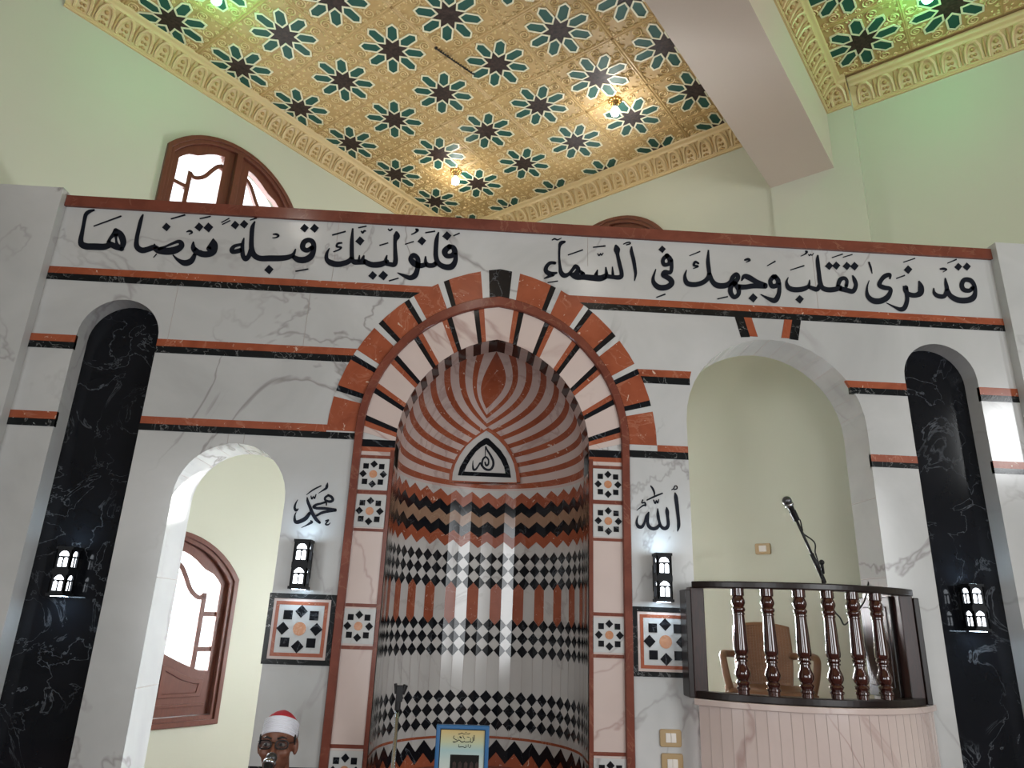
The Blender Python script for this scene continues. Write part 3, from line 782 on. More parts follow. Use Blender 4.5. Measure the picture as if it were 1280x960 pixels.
def write(name, parent, x0, y0, k, strokes, dots=(), y=YS, lift=.003, ma=None, wf=1.04):
    """strokes in zoomed photo units: origin x0, y0, k units per pixel"""
    m = MB(); q = [0]
    def fn(x, z, d):
        a, b = at(x0+x/k, y0+z/k, y); return Vector((a, y-d, b))
    for s in strokes:
        q[0] += 1; stroke_mesh(m, fn, [(a, b, w*wf) for a, b, w in s], ma or M_INK, lift+q[0]*2.5e-5)
    for (cx, cy, r) in dots:
        q[0] += 1; L = [fn(cx+r*dx, cy+r*dy, lift+q[0]*2.5e-5) for dx, dy in ((0,-1),(1,-.08),(.1,1),(-1,.1))]
        m.add(L, [(0,1,2,3)], ma or M_INK)
    return m.build(name, parent, weld=False)
VL = thing('wall_inscription', 'black Arabic inscription on the white band left of the arch point', 'inscription', (XC-1.4, YS, 3.75))
VR = thing('wall_inscription', 'black Arabic inscription on the white band right of the arch point', 'inscription', (XC+1.7, YS, 3.75))
write('word', VL, 90, 250, 8, [
 [(222,103,20),(175,118,36),(140,150,40),(122,230,36),(105,320,40),(90,400,50),(100,445,62),(150,466,64),(230,468,64),(320,470,62),(385,452,50)],
 [(440,300,34),(490,350,62),(515,425,60),(495,495,40)], [(500,490,46),(440,470,56),(380,440,50),(350,440,20)],
 [(432,300,28),(415,350,40),(385,385,30),(368,425,40)], [(440,340,50),(443,395,22),(455,450,36),(500,490,40)],
 [(218,265,13),(490,165,17)]], [])
write('word', VL, 90, 250, 8, [
 [(714,145,14),(692,200,36),(665,310,40),(648,400,42),(652,470,54),(700,505,56),(760,495,54),(820,478,56),(870,505,66),(960,515,70),(1040,500,70),(1095,465,56),(1090,430,50),(1060,418,34),(1000,440,26),(930,470,22),(870,490,34)],
 [(826,446,16),(838,490,44)], [(815,578,8),(850,540,14)],
 [(1215,425,18),(1215,480,50),(1245,520,56),(1290,535,60)], [(1232,540,34),(1195,610,56),(1130,632,58),(1060,600,32),(1010,550,12)],
 [(990,192,14),(1128,152,16)], [(1145,322,10),(1180,312,24),(1203,328,18),(1170,347,10)],
 [(1370,490,50),(1415,395,18)][::-1], [(1415,395,16),(1432,450,54),(1415,520,60),(1350,545,60),(1280,535,58),(1225,490,44)],
 [(1278,190,14),(1390,165,14)]], [(945,272,44),(1272,272,46),(1365,277,50)])
write('word', VL, 240, 250, 8, [
 [(522,380,12),(508,440,34),(505,500,40),(512,560,46),(538,592,48),(570,560,46),(588,500,40)],
 [(500,445,26),(430,462,34),(400,495,44),(405,520,40),(450,515,46),(500,500,44)],
 [(628,222,18),(605,280,42),(597,380,44),(597,480,50),(620,550,56),(680,585,54),(780,585,58),(880,585,56),(960,575,50),(1012,548,36),(1038,490,12)],
 [(1005,562,38),(1060,597,58),(1130,600,62),(1190,565,60),(1218,500,48),(1212,430,50),(1170,402,46),(1120,425,50),(1108,480,52),(1150,505,46),(1200,480,46)],
 [(295,228,11),(375,185,12)], [(302,248,11),(385,207,12)], [(580,205,10),(645,183,16)],
 [(808,345,10),(845,345,22),(868,360,18),(840,378,14),(805,380,8)], [(1035,715,14),(1165,692,14)]],
 [(432,253,44),(522,245,44),(770,698,48),(1125,283,44),(1225,285,46)])
write('word', VL, 400, 260, 7.111, [
 [(1150,345,44),(1110,385,52),(1125,425,44),(1170,425,44),(1198,395,48),(1185,355,44),(1150,345,40)],
 [(1205,400,36),(1203,470,42),(1170,522,54),(1110,525,48),(1055,495,44),(1032,440,42),(1030,370,40),(1038,280,36),(1055,215,12)],
 [(1038,490,44),(1000,512,42),(945,502,38),(938,430,12)],
 [(950,500,38),(890,515,46),(835,492,54),(806,455,42),(830,422,42),(866,445,40),(872,490,44),(866,545,42),(845,600,50),(800,622,42),(740,600,28),(688,577,8)],
 [(1185,250,12),(1243,225,12)], [(810,238,10),(845,222,14),(868,200,24),(855,192,18)], [(935,222,12),(1025,208,14)], [(755,325,10),(835,300,12)]],
 [(1128,250,42),(905,295,40)])
write('word', VL, 400, 260, 7.111, [
 [(678,208,12),(682,250,58),(668,300,32),(670,400,36),(672,470,42),(658,505,42),(612,500,38),(582,485,36),(596,420,12)],
 [(596,478,38),(540,502,52),(470,507,50),(420,490,46),(382,462,38),(394,422,12)],
 [(405,480,44),(345,482,46),(300,478,46),(285,440,38),(284,300,34),(292,182,14)],
 [(285,440,40),(270,465,44),(230,488,46),(160,502,50),(100,490,52),(62,460,38),(60,410,28),(85,358,8)], [(345,480,30),(352,420,10)],
 [(200,312,14),(160,318,20),(150,345,18),(190,352,16),(165,375,14),(118,392,10)], [(108,243,14),(230,210,14)], [(340,178,12),(415,163,12)],
 [(365,205,10),(380,222,18),(395,205,16),(410,210,12)], [(605,186,10),(622,202,16),(645,186,14)], [(528,335,12),(608,312,12)], [(612,650,12),(700,625,12)]],
 [(355,295,42),(468,602,40),(562,602,44)])
write('word', VR, 670, 280, 8, [
 [(188,392,30),(140,393,34),(103,432,38),(102,475,44),(145,500,46),(205,490,20)], [(170,508,36),(110,535,22),(78,548,8)], [(115,588,12),(220,572,12)],
 [(158,165,10),(185,150,16),(215,160,14),(255,142,8)],
 [(285,180,24),(248,195,40),(234,240,24),(232,340,22),(240,430,30),(252,490,46),(285,517,48),(330,500,34),(368,455,32),(395,425,40),(422,455,44),(400,500,54),(365,510,40)],
 [(340,500,30),(400,530,56),(480,532,54),(560,540,58),(640,545,60),(690,528,56)], [(430,470,30),(470,500,40)], [(616,458,10),(600,510,40)],
 [(697,432,14),(705,505,36)], [(763,428,10),(768,510,30)], [(690,520,44),(765,532,40),(838,534,46),(856,500,40),(835,400,38),(815,310,36),(808,255,62),(795,208,12)],
 [(955,225,12),(955,280,34),(975,360,36),(988,440,34),(995,500,28),(985,572,8)], [(870,205,8),(905,190,14),(935,185,14),(940,200,14),(900,212,12)],
 [(318,313,12),(470,260,14)], [(568,235,12),(688,222,16)], [(615,295,10),(630,318,14),(645,298,12),(655,315,12),(672,290,10)]], [])
write('word', VR, 805, 295, 7.111, [
 [(205,175,38),(168,212,34),(178,255,36),(222,248,34),(228,205,44),(200,175,36)], [(240,215,36),(245,280,32),(232,325,34),(185,325,44),(172,352,40),(225,380,46),(246,420,48),(205,455,50),(140,460,50),(95,430,42),(80,380,28),(105,295,8)],
 [(108,548,10),(190,518,14)]], [(160,120,34)])
write('word', VR, 805, 295, 7.111, [
 [(402,178,8),(500,138,12)], [(482,245,18),(455,232,22),(442,262,22),(480,272,16),(435,292,8)],
 [(378,302,8),(362,360,28),(380,418,44),(440,434,44),(510,420,42),(560,385,40),(578,330,36),(568,230,34),(572,125,12)],
 [(578,330,36),(605,402,42),(650,440,50),(720,442,48),(768,415,46),(790,365,38),(820,342,36),(836,368,38),(815,405,42),(775,445,42),(768,500,42),(800,545,38),(838,520,36),(838,470,42),(805,425,44)],
 [(835,455,50),(900,455,44),(980,445,44),(1078,450,40)], [(1078,440,40),(1000,410,44),(930,370,48),(888,362,38),(864,402,10)],
 [(650,562,12),(745,540,12)], [(895,215,16),(925,208,24),(940,220,14),(905,235,8)]], [(968,552,42)])
write('word', VR, 805, 295, 7.111, [
 [(1150,362,40),(1122,400,38),(1135,445,42),(1180,440,40),(1192,400,42),(1165,362,40)], [(1202,420,32),(1198,510,38),(1165,572,48),(1110,560,32),(1035,520,8)], [(1092,268,8),(1168,225,14)]], [])
write('word', VR, 970, 300, 9.846, [
 [(150,460,10),(128,520,32),(150,585,58),(210,612,62),(290,612,62),(360,595,58),(402,560,38),(412,490,12)], [(395,575,42),(450,597,52),(505,608,56),(535,560,50)],
 [(512,195,22),(510,260,46),(525,400,50),(540,520,56),(570,590,58),(640,615,62),(720,610,62),(790,590,58)],
 [(758,575,46),(785,495,54),(838,472,46),(870,508,42),(862,570,44)], [(780,600,58),(870,620,58),(945,632,58),(982,560,48),(962,490,48),(938,435,14)],
 [(685,220,12),(815,177,16)], [(820,215,12),(940,180,14)], [(172,373,12),(340,320,18)],
 [(300,203,8),(350,180,16),(378,150,28),(362,142,18)], [(395,175,10),(410,195,14),(425,178,12),(440,192,12),(462,163,10)]],
 [(650,320,52),(738,318,52),(868,322,52),(962,325,54),(288,732,54)])
write('word', VR, 1075, 300, 8, [
 [(90,405,8),(68,480,20),(75,560,42),(130,608,56),(200,612,58),(268,578,56),(302,520,42),(295,488,40),(240,478,46),(192,452,44),(212,400,42),(250,362,46),(296,350,36),(298,388,16)],
 [(88,226,18),(106,280,20),(120,338,8)], [(455,480,50),(466,540,42),(468,610,42),(442,680,48),(400,695,42),(340,670,22),(262,630,8)],
 [(585,410,14),(606,470,56),(602,530,60),(550,555,48),(490,545,46),(447,510,32),(430,460,10)], [(430,225,10),(550,185,12)], [(358,388,12),(448,355,14)]], [(478,298,44)])
write('word', VR, 1075, 300, 8, [
 [(735,480,10),(740,530,34),(780,562,44),(840,562,44),(866,500,42),(858,440,36),(850,380,12)],
 [(866,490,40),(902,560,50),(980,602,56),(1070,605,58),(1130,578,58),(1150,520,40),(1138,450,40),(1100,405,46),(1040,402,46),(1015,450,46),(1035,498,46),(1090,508,42),(1125,480,40)],
 [(795,292,14),(835,290,26),(865,298,12),(825,324,8)], [(870,235,10),(965,195,14)]], [(980,270,40),(1065,268,42)])
NMUH = thing('wall_inscription', 'small black Arabic calligraphy above the left lantern', 'inscription', (-.86, YS, 2.2))
write('word', NMUH, wf=1.16, x0=355, y0=595, k=13.71, strokes=[
 [(748,122,14),(738,170,42),(722,212,38),(650,260,20),(590,300,8)], [(385,325,10),(500,240,24),(635,170,20)], [(465,345,16),(480,395,24),(505,350,12),(525,385,24),(550,320,16)],
 [(760,332,32),(708,372,34),(715,418,36),(790,440,42),(838,412,42),(815,360,42),(760,332,36)], [(725,445,36),(640,472,32),(560,492,38),(510,530,42),(560,553,42),(700,557,44),(885,578,38)],
 [(885,592,38),(760,607,42),(650,632,42),(560,680,32)], [(730,440,22),(728,498,20)],
 [(400,370,16),(410,440,42),(450,540,48),(490,640,54),(550,740,54),(612,800,40)],
 [(440,640,48),(380,720,62),(300,770,62),(220,792,58),(188,760,46),(188,680,26),(212,620,12)], [(240,405,8),(200,480,26),(185,550,38),(212,590,42),(252,560,12)],
 [(300,888,8),(380,850,20),(450,810,38),(482,790,36),(462,768,20)], [(715,770,20),(765,755,22),(740,790,24),(715,830,24),(760,835,22),(800,800,8)]])
NALL = thing('wall_inscription', 'small black Arabic calligraphy above the right lantern', 'inscription', (1.03, YS, 2.2))
write('word', NALL, wf=1.12, x0=785, y0=600, k=13.71, strokes=[
 [(805,225,22),(818,290,58),(835,420,60),(850,560,54),(865,700,52),(865,800,50),(845,885,12)], [(740,170,14),(780,150,18),(800,105,18),(835,110,20),(835,150,20),(790,165,18)],
 [(390,105,22),(425,155,32),(450,220,28),(452,262,18)], [(325,345,22),(450,285,30),(585,230,24)], [(435,345,18),(465,400,28),(485,350,14),(505,395,24),(525,335,16)],
 [(145,525,10),(200,480,20),(265,435,28),(300,440,26),(285,390,28),(235,395,18),(250,345,22)],
 [(660,475,22),(668,540,60),(678,640,48),(688,760,52),(660,820,60),(610,830,56),(560,790,48),(530,700,44),(512,600,48),(508,495,18)],
 [(548,760,46),(490,820,58),(420,835,56),(360,800,56),(335,730,48),(340,640,42),(352,558,26)], [(350,560,24),(312,620,38),(285,720,38),(240,800,52),(182,800,56),(150,750,42),(152,680,28),(172,610,8)]])
write('word', med, 560, 530, 12, [
 [(566,348,24),(590,400,26),(640,480,32),(676,560,34),(676,630,34),(640,685,34),(590,692,34),(542,668,34),(512,620,28),(522,540,28),(565,500,28),(605,540,24),(605,605,26),(572,625,30),(555,580,22)],
 [(562,345,14),(557,495,12)], [(505,630,28),(485,590,26),(450,640,24),(415,685,30),(382,685,34),(372,620,20),(375,550,8)]], y=YM, lift=.0105)

# ------------------------------------------------------------------ lanterns
def lantern(x, z, y_wall, lab, plate_dx=0):
    t = thing('wall_lantern', lab, 'wall lamp', (x, y_wall, z), 'arched metal lanterns')
    w, dp, h, st = .082, .085, .255, .045
    yf = y_wall-st-dp
    m = MB()
    def lights(W):
        hw = W/2; r = hw*.66; out = []
        for (zb, pointed) in ((.028,True),(.150,False)):
            out.append([(-r, zb+.056), *[(-r*math.cos(PI*k/10), zb+.056+(r*(1.0 if not pointed else 1.15))*(math.sin(PI*k/10) if not pointed else (1-abs(1-2*k/10))*.9)) for k in range(1,10)], (r, zb+.056)])
            g = r*.1; ww = r*.84
            for s in (-1, 1):
                c = s*(r*.5+.0005); q = r*.42
                out.append([(c-q, zb), (c+q, zb)] + [(c+q*math.cos(PI*k/6), zb+.040+q*math.sin(PI*k/6)*.8) for k in range(7)])
        return out
    faces = ((lambda a,b,d: Vector((x+a, yf-d, z-h/2+b)), w), (lambda a,b,d: Vector((x-w/2-d, yf+dp/2+a, z-h/2+b)), dp), (lambda a,b,d: Vector((x+w/2+d, yf+dp/2+a, z-h/2+b)), dp), (lambda a,b,d: Vector((x+a, yf+dp+d, z-h/2+b)), w))
    for fi, (fn, W) in enumerate(faces):
        m.plate(fn, [rect(-W/2, W/2, .012, h-.012)] + (lights(W) if fi < 3 else []), -.006, 0, M_IRON, back=True)
    m.box((x, yf+dp/2, z-h/2+.007), (w+.012, dp+.012, .014), M_IRON); m.box((x, yf+dp/2, z+h/2-.007), (w+.008, dp+.008, .014), M_IRON)
    m.box((x, yf+dp/2, z-.005), (w+.004, dp+.004, .03), M_IRON)
    m.build('cage', t)
    m = MB()
    for zb in (.022, .146): m.box((x, yf+dp/2, z-h/2+zb+.042), (w-.024, dp-.024, .088), M_LED)
    m.build('lit_glass', t)
    m = MB(); m.box((x, y_wall-.012, z), (.07, .024, .14), M_IRON); m.box((x, y_wall-st/2-.006, z-.005), (.03, st, .05), M_IRON); m.build('wall_plate', t, bevel=.003)
    for zz in (h/2+.0006, -h/2-.0006):
        m = MB(); m.box((x, yf+dp/2, z+zz), (.060,.060,.0012), M_LEDG); m.build('lit_opening', t)
lantern(-.925, 1.84, YS, 'black arched lantern glowing white on the marble left of the niche')
lantern(1.017, 1.845, YS, 'black arched lantern glowing white on the marble right of the niche')
lantern(-2.205, 1.763, YS+.12, 'black arched lantern on the polished black panel at the left')
lantern(2.825, 1.755, YS+.12, 'black arched lantern on the polished black panel at the right')

# ------------------------------------------------------------------ ceiling bulbs and the twisted wire
def bulb(i, j, lab, green=False, grp='ceiling bulbs', e=5):
    P = LP(i, j, ZC); t = thing('ceiling_bulb', lab, 'light bulb', P, grp)
    m = MB(); m.lathe([(.0,.0),(.055,0),(.062,-.006),(.058,-.014),(.035,-.02),(.03,-.03),(.022,-.034),(.02,-.052),(.0,-.052)][::-1], P, M_BRASS, 20)
    for k in range(10):
        a = 2*PI*k/10; m.sphere(P+Vector((.046*math.cos(a), .046*math.sin(a), -.016)), (.014,.014,.009), M_BRASS, 8, 5)
    m.build('rose', t, smooth=True)
    m = MB(); m.lathe([(.0,-.05),(.017,-.05),(.018,-.078),(.0,-.078)], P, M_CHROME, 14); m.build('cap', t, smooth=True)
    m = MB(); m.lathe([(0,-.165),(.018,-.162),(.032,-.15),(.038,-.132),(.036,-.115),(.026,-.092),(.018,-.078),(0,-.076)], P, M_GBULB if green else M_BULB, 20); m.build('glass', t, smooth=True)
    light('bulb_light', 'POINT', (0,0,-.21), e, (.2,1,.4) if green else (1,.93,.82), t, shadow_soft_size=.04)
bulb(.49, .93, 'lit white bulb on the ceiling nearest the corner')
bulb(.47, 3.97, 'lit white bulb on the ceiling nearest the beam')
bulb(4.93, .99, 'green bulb at the top edge of the picture, left ceiling', True, 'green bulbs', 5)
bulb(.13, 7.87, 'green bulb at the top edge of the picture, right bay ceiling', True, 'green bulbs', 6)
for i, j in ((6.7, 9.8), (9.1, 4.3), (9.2, 8.6)): bulb(i, j, 'lit white ceiling bulb behind the camera, mirrored in the marble', grp='bulbs behind the camera', e=5)
def onc(px, py, drop):
    d = ray(px, py); t = (ZC-drop-EYE.z)/d.z; return EYE + d*t
m = MB(); a, b = onc(545, 60, .01), onc(593, 93, .05); n = 70
for ph in (0, PI):
    m.tube([a.lerp(b, k/n) + Vector((.008*math.cos(k*.8+ph), 0, .008*math.sin(k*.8+ph))) for k in range(n+1)], .0042, M_MICB, 5)
m.sphere(a, .014, M_MICB, 10, 6)
tag(m.build('twisted_wire', smooth=True), 'short twisted black wire hanging from the gilt ceiling', 'wire')

# ------------------------------------------------------------------ switches
def switch(fn, x, z, w, h, lab, n=2, grp=None):
    t = thing('light_switch', lab, 'light switch', fn(x, z, 0), grp)
    m = MB(); m.plate(fn, [[(x-w/2+.006,z-h/2),(x+w/2-.006,z-h/2),(x+w/2,z-h/2+.008),(x+w/2,z+h/2-.008),(x+w/2-.006,z+h/2),(x-w/2+.006,z+h/2),(x-w/2,z+h/2-.008),(x-w/2,z-h/2+.008)]], 0, .012, M_PLATE)
    m.build('cover_plate', t, bevel=.003)
    q = .056
    for k in range(n):
        m = MB(); a = x-q/2+q*k/n; m.plate(fn, [rect(a+.001, a+q/n-.001, z-.02, z+.024)], .01, .016, M_ROCK); m.build('rocker', t, bevel=.001)
switch(SF, 1.0525, 1.046, .113, .083, 'bronze plate light switch on the marble, upper of the pair', 2, 'switch pair')
switch(SF, 1.057, .925, .113, .10, 'bronze plate light switch on the marble, lower of the pair', 2, 'switch pair')
switch(RWF, 3.04, 2.165, .115, .08, 'bronze plate socket on the cream wall behind the pulpit', 1)
# ------------------------------------------------------------------ pulpit
PC = Vector((1.77, 4.555, 0)); PR = .895; PZ = 1.25
A0 = math.asin(.61/PR)
def PA(a, r, z): return PC + Vector((r*math.sin(a), -r*math.cos(a), z))          # a: -A0 (left) .. A0 (right)
T = thing('pulpit_base', 'curved marble front of the raised pulpit right of the niche, tinted with carpet bounce', 'pulpit', (1.815, YS, 0))
m = MB(); n = 26
for k in range(n):                                       # upright marble staves
    a, b = -A0+.03+(2*A0+.09)*k/n, -A0+.03+(2*A0+.09)*(k+1)/n
    p = [PA(a,PR+.01,.0), PA(b,PR+.01,.0), PA(b,PR+.01,PZ-.03), PA(a,PR+.01,PZ-.03)]
    m.add(p, [(0,1,2,3)], M_PINK)
    if k: m.tube([PA(a,PR+.0105,.02), PA(a,PR+.0105,PZ-.03)], .0016, M_JOINT, 4)
m.build('stave_front', T)
m = MB(); NN = 40
aa = [-A0+.01+(2*A0+.12)*k/NN for k in range(NN+1)]
def arcbox(m, r0, r1, z0, z1, ma, aa):
    L = len(aa); vs = []
    for r, z in ((r1,z0),(r1,z1),(r0,z1),(r0,z0)): vs += [PA(a,r,z) for a in aa]
    fs = []
    for q in range(4):
        for i in range(L-1): fs.append((q*L+i, q*L+i+1, ((q+1)%4)*L+i+1, ((q+1)%4)*L+i))
    fs += [(0,L,2*L,3*L), (L-1,2*L-1,3*L-1,4*L-1)]
    m.add(vs, fs, ma)
arcbox(m, PR-.10, PR+.028, PZ-.03, PZ, M_PINK, aa); m.build('lip', T, bevel=.004)
m = MB(); fl = [PA(a, PR-.1, .84) for a in aa]
m.add(fl + [Vector((2.32,4.9,.84)), Vector((1.22,4.9,.84))], [tuple(range(len(fl)+2))], M_CARPET); m.build('platform', T)
BL = thing('balustrade', 'curved dark red turned wood balustrade round the front of the pulpit', 'railing', (1.815, YS, PZ))
ab = [-A0+.02+(2*A0-.04)*k/NN for k in range(NN+1)]
m = MB(); arcbox(m, PR-.055, PR+.022, PZ+.545, PZ+.58, M_DWOOD, ab); m.build('top_rail', BL, bevel=.006)
m = MB(); arcbox(m, PR-.055, PR+.012, PZ+.001, PZ+.036, M_DWOOD, ab); m.build('bottom_rail', BL, bevel=.004)
HB = .54
BP = [(.028,0),(.028,.02),(.033,.025),(.033,.035),(.026,.04),(.03,.047),(.034,.056),(.03,.066),(.024,.07),(.031,.078),(.036,.092),(.037,.105),(.033,.122),(.026,.138),(.0235,.15),(.023,.16),(.029,.165),(.029,.172),(.024,.176),(.031,.184),(.031,.192),(.026,.198),(.033,.205),(.0345,.222),(.033,.25),(.031,.30),(.0285,.35),(.0265,.385),(.0255,.40),(.029,.404),(.029,.411),(.025,.415),(.031,.422),(.033,.431),(.030,.44),(.026,.444),(.030,.452),(.034,.464),(.0335,.478),(.028,.492),(.026,.498),(.032,.503),(.032,.54)]
for k, a in enumerate((-.468,-.305,-.126,.04,.197,.369)):
    m = MB(); c = PA(a, PR-.016, PZ+.036); nseg = 24; vs = []; fs = []
    for (r, h) in BP:
        r *= 1.02
        for q in range(nseg):
            rr = r*(1-.055*(q % 2)) if .2 < h < .34 else r
            vs.append(c + Vector((rr*math.cos(2*PI*q/nseg), rr*math.sin(2*PI*q/nseg), h*.943)))
    for i in range(len(BP)-1):
        for q in range(nseg): fs.append((i*nseg+q, i*nseg+(q+1)%nseg, (i+1)*nseg+(q+1)%nseg, (i+1)*nseg+q))
    m.add(vs, fs, M_RWOOD); m.build('baluster', BL, autosmooth=.7)
for s in (-1, 1):
    x = PC.x+s*.575; m = MB()
    m.box((x, 3.925, PZ+.276), (.075,.075,.55), M_PWOOD)
    m.box((x+s*.052, 3.935, PZ+.27), (.03,.115,.535), M_DWOOD)
    m.build('end_post', BL, bevel=.005)
m = MB(); m.box((PC.x+.53, 4.115, PZ+.28), (.022,.31,.53), M_DWOOD); m.box((PC.x+.518, 4.115, PZ+.28), (.008,.24,.42), M_PWOOD)
m.build('side_panel', BL, bevel=.004)

# ------------------------------------------------------------------ plastic armchair in the pulpit
cx, cy, cz = 1.80, 4.52, .84
CH = thing('armchair', 'brown woven plastic armchair standing on the pulpit behind the balusters', 'chair', (cx, cy, cz))
CR = Matrix.Rotation(-.30, 3, 'Z')                        # faces the hall, turned a little to the left
def cp(x, y, z): return Vector((cx,cy,cz)) + CR @ Vector((x, y, z))     # -y is the front
def sheet(m, f, nu, nv, ma, th=.012):
    vs = [f(u/nu, v/nv) for v in range(nv+1) for u in range(nu+1)]
    fs = [(v*(nu+1)+u, v*(nu+1)+u+1, (v+1)*(nu+1)+u+1, (v+1)*(nu+1)+u) for v in range(nv) for u in range(nu)]
    m.add(vs, fs, ma)
def solid(o, th): q = o.modifiers.new('thick', 'SOLIDIFY'); q.thickness = th; q.offset = 0; return o
m = MB()
def bk(u, v):
    w = .16+.02*math.sin(PI*min(v*1.1,1)*.7); x = (u*2-1)*w; top = .80-.025*(u*2-1)**2
    return cp(x, .20+.09*v+.035*(1-(u*2-1)**2), .41+(top-.41)*v)
sheet(m, bk, 28, 24, M_CHAIR); b = solid(m.build('backrest', CH, smooth=True), .014)
m = MB()
for v in range(1, 24):
    m.tube([bk(u/20, v/24.)+CR@Vector((0,-.008,0)) for u in range(1,20)], .0035, M_CHAIR, 4)
for u in range(1, 20):
    m.tube([bk(u/20., v/20)+CR@Vector((0,-.008,0)) for v in range(1,20)], .003, M_CHAIR, 4)
m.build('woven_slats', b)
m = MB()
sheet(m, lambda u,v: cp((u*2-1)*(.24-.03*v), -.25+.47*v, .42-.02*math.sin(PI*u)*math.sin(PI*v)-.05*(max(0,.12-v)/.12)**2), 18, 16, M_CHAIR); solid(m.build('seat', CH, smooth=True), .02)
m = MB()
m.tube([cp(-.22,-.245,.375), cp(0,-.262,.375), cp(.22,-.245,.375)], .03, M_CHAIR, 8); m.build('seat_apron', CH, smooth=True)
for s in (-1, 1):
    m = MB(); P = [cp(s*.17,.22,.60), cp(s*.22,.10,.605), cp(s*.25,-.06,.61), cp(s*.26,-.17,.605), cp(s*.258,-.205,.57), cp(s*.245,-.20,.49), cp(s*.225,-.18,.41)]
    m.tube([Vector(p) for p in catmull([tuple(p) for p in P], 5)], .021, M_CHAIR, 8); m.build('armrest', CH, smooth=True)
    for y0, y1 in ((-.22,-.26),(.20,.25)):
        m = MB(); m.tube([cp(s*.225, y0, .41), cp(s*.25, y1, .012)], [.026,.018], M_CHAIR, 8); m.build('leg', CH, smooth=True)

# ------------------------------------------------------------------ microphones
def P3(px, py, y): a, b = at(px, py, y); return Vector((a, y, b))
def microphone(parent, tip, dirv, L=.16, br=.027):
    d = dirv.normalized(); Rm = d.to_track_quat('Z', 'Y').to_matrix(); base = tip - d*L
    m = MB(); m.lathe([(0,0),(.010,0),(.012,.01),(.019,L-.055),(.022,L-.05),(0,L-.05)], base, M_MICB, 16, Rm); h = m.build('handle', parent, smooth=True)
    m = MB(); m.lathe([(.024,L-.06),(.026,L-.055),(.026,L-.047),(.024,L-.042)], base, M_CHROME, 18, Rm); m.build('collar', h, smooth=True)
    m = MB(); m.sphere(base + d*(L-br+.001), br, M_GRILLE, 18, 12); m.build('grille', parent, smooth=True)
    return base
y = 4.22
tip, q1, q2, q3 = P3(981,621,3.95), P3(991,640,3.97), P3(1029,724,4.12), P3(1042,790,4.18)
MS = thing('microphone_stand', 'black boom stand with microphone rising above the pulpit balustrade', 'microphone stand', (q3.x, q3.y, .84))
base = microphone(MS, tip, tip-q1, .15)
m = MB(); m.tube([base+(tip-q1).normalized()*.06, q1+(q2-q1)*.12], .02, M_MICB, 8); m.build('clip', MS)
m = MB(); m.tube([q1+(q2-q1)*.1, q2], .008, M_MICB, 8); m.tube([q1.lerp(q2,.62), q2+(q2-q1)*.05], .012, M_MICB, 8); m.build('boom', MS, smooth=True)
kn = P3(1027,703,4.1); m = MB(); m.sphere(kn, .016, M_MICB, 10, 8); m.tube([kn, P3(1029,717,4.12)], .009, M_MICB, 6); m.build('clutch_knob', MS, smooth=True)
m = MB(); m.tube([q2, Vector((q2.x+.03, q2.y+.02, .88))], .012, M_MICB, 8)
ft = Vector((q2.x+.03, q2.y+.02, .88)); m.build('upright', MS, smooth=True)
for k in range(3):
    a = 2*PI*k/3+.5; m = MB(); m.tube([ft+Vector((0,0,.03)), ft+Vector((.13*math.cos(a), .13*math.sin(a), -.03))], .009, M_MICB, 6); m.build('leg', MS)
m = MB()
m.tube(catmull([tuple(base), tuple(P3(1000,650,3.99)), tuple(P3(1003,662,4.0)), tuple(P3(1004,667,4.02)), tuple(P3(1018,678,4.05)), tuple(P3(1019,690,4.07)), tuple(P3(1021,697,4.08)), tuple(P3(1040,757,4.1)), tuple(P3(1050,772,4.1)), tuple(P3(1056,781,4.1)), tuple(P3(1066,770,4.12)), tuple(P3(1080,752,4.16)), tuple(P3(1086,726,4.2)), tuple(P3(1089,715,4.22)), tuple(P3(1085,700,4.24)), tuple(P3(1087,684,4.26))], 5), .0045, M_MICB, 5)
tag(m.build('microphone_cable', smooth=True), 'thin black cable looping from the pulpit microphone to the opening wall', 'cable')
m = MB()
# stand in front of the niche
c0, c1 = P3(497,885,3.6), P3(487,1300,3.6)
S2 = thing('microphone_stand', 'bare chrome microphone stand in front of the niche, left of the blue frame', 'microphone stand', (c0.x, c0.y, 0))
m = MB(); m.tube([Vector((c0.x-.0,c0.y,.02)), Vector((c0.x,c0.y,c0.z))], .0095, M_CHROME, 12); m.build('pole', S2, smooth=True)
m = MB(); m.tube([c0-Vector((0,0,.01)), c0+Vector((0,0,.035))], .014, M_MICB, 10); m.box(c0+Vector((.004,0,.062)), (.03,.03,.07), M_MICB); m.tube([c0+Vector((-.012,0,.06)), c0+Vector((-.018,0,.105))], .008, M_MICB, 8); m.tube([c0+Vector((.016,0,.06)), c0+Vector((.03,0,.10))], .012, M_MICB, 8); m.build('clip', S2, bevel=.002)
m = MB(); m.lathe([(0,0),(.13,0),(.13,.012),(.03,.03),(0,.03)], (c0.x,c0.y,0), M_MICB, 24); m.build('base', S2, smooth=False)
# the reader's microphone
mt = P3(341,943,3.19); mb = P3(332,966,3.11)
S3 = thing('microphone_stand', 'stand with chrome collared microphone right at the reader\'s mouth', 'microphone stand', (mb.x-.03, mb.y-.05, 0))
microphone(S3, mt, mt-mb, .16, .0225)
g0 = mt-(mt-mb).normalized()*.15
m = MB(); m.tube([g0, g0-Vector((0,.01,.04)), Vector((mb.x-.03, mb.y-.05, .85)), Vector((mb.x-.03, mb.y-.05, .03))], .009, M_CHROME, 10); m.build('pole', S3, smooth=True)
m = MB(); m.lathe([(0,0),(.12,0),(.12,.012),(.03,.03),(0,.03)], (mb.x-.03, mb.y-.05, 0), M_MICB, 24); m.build('base', S3)

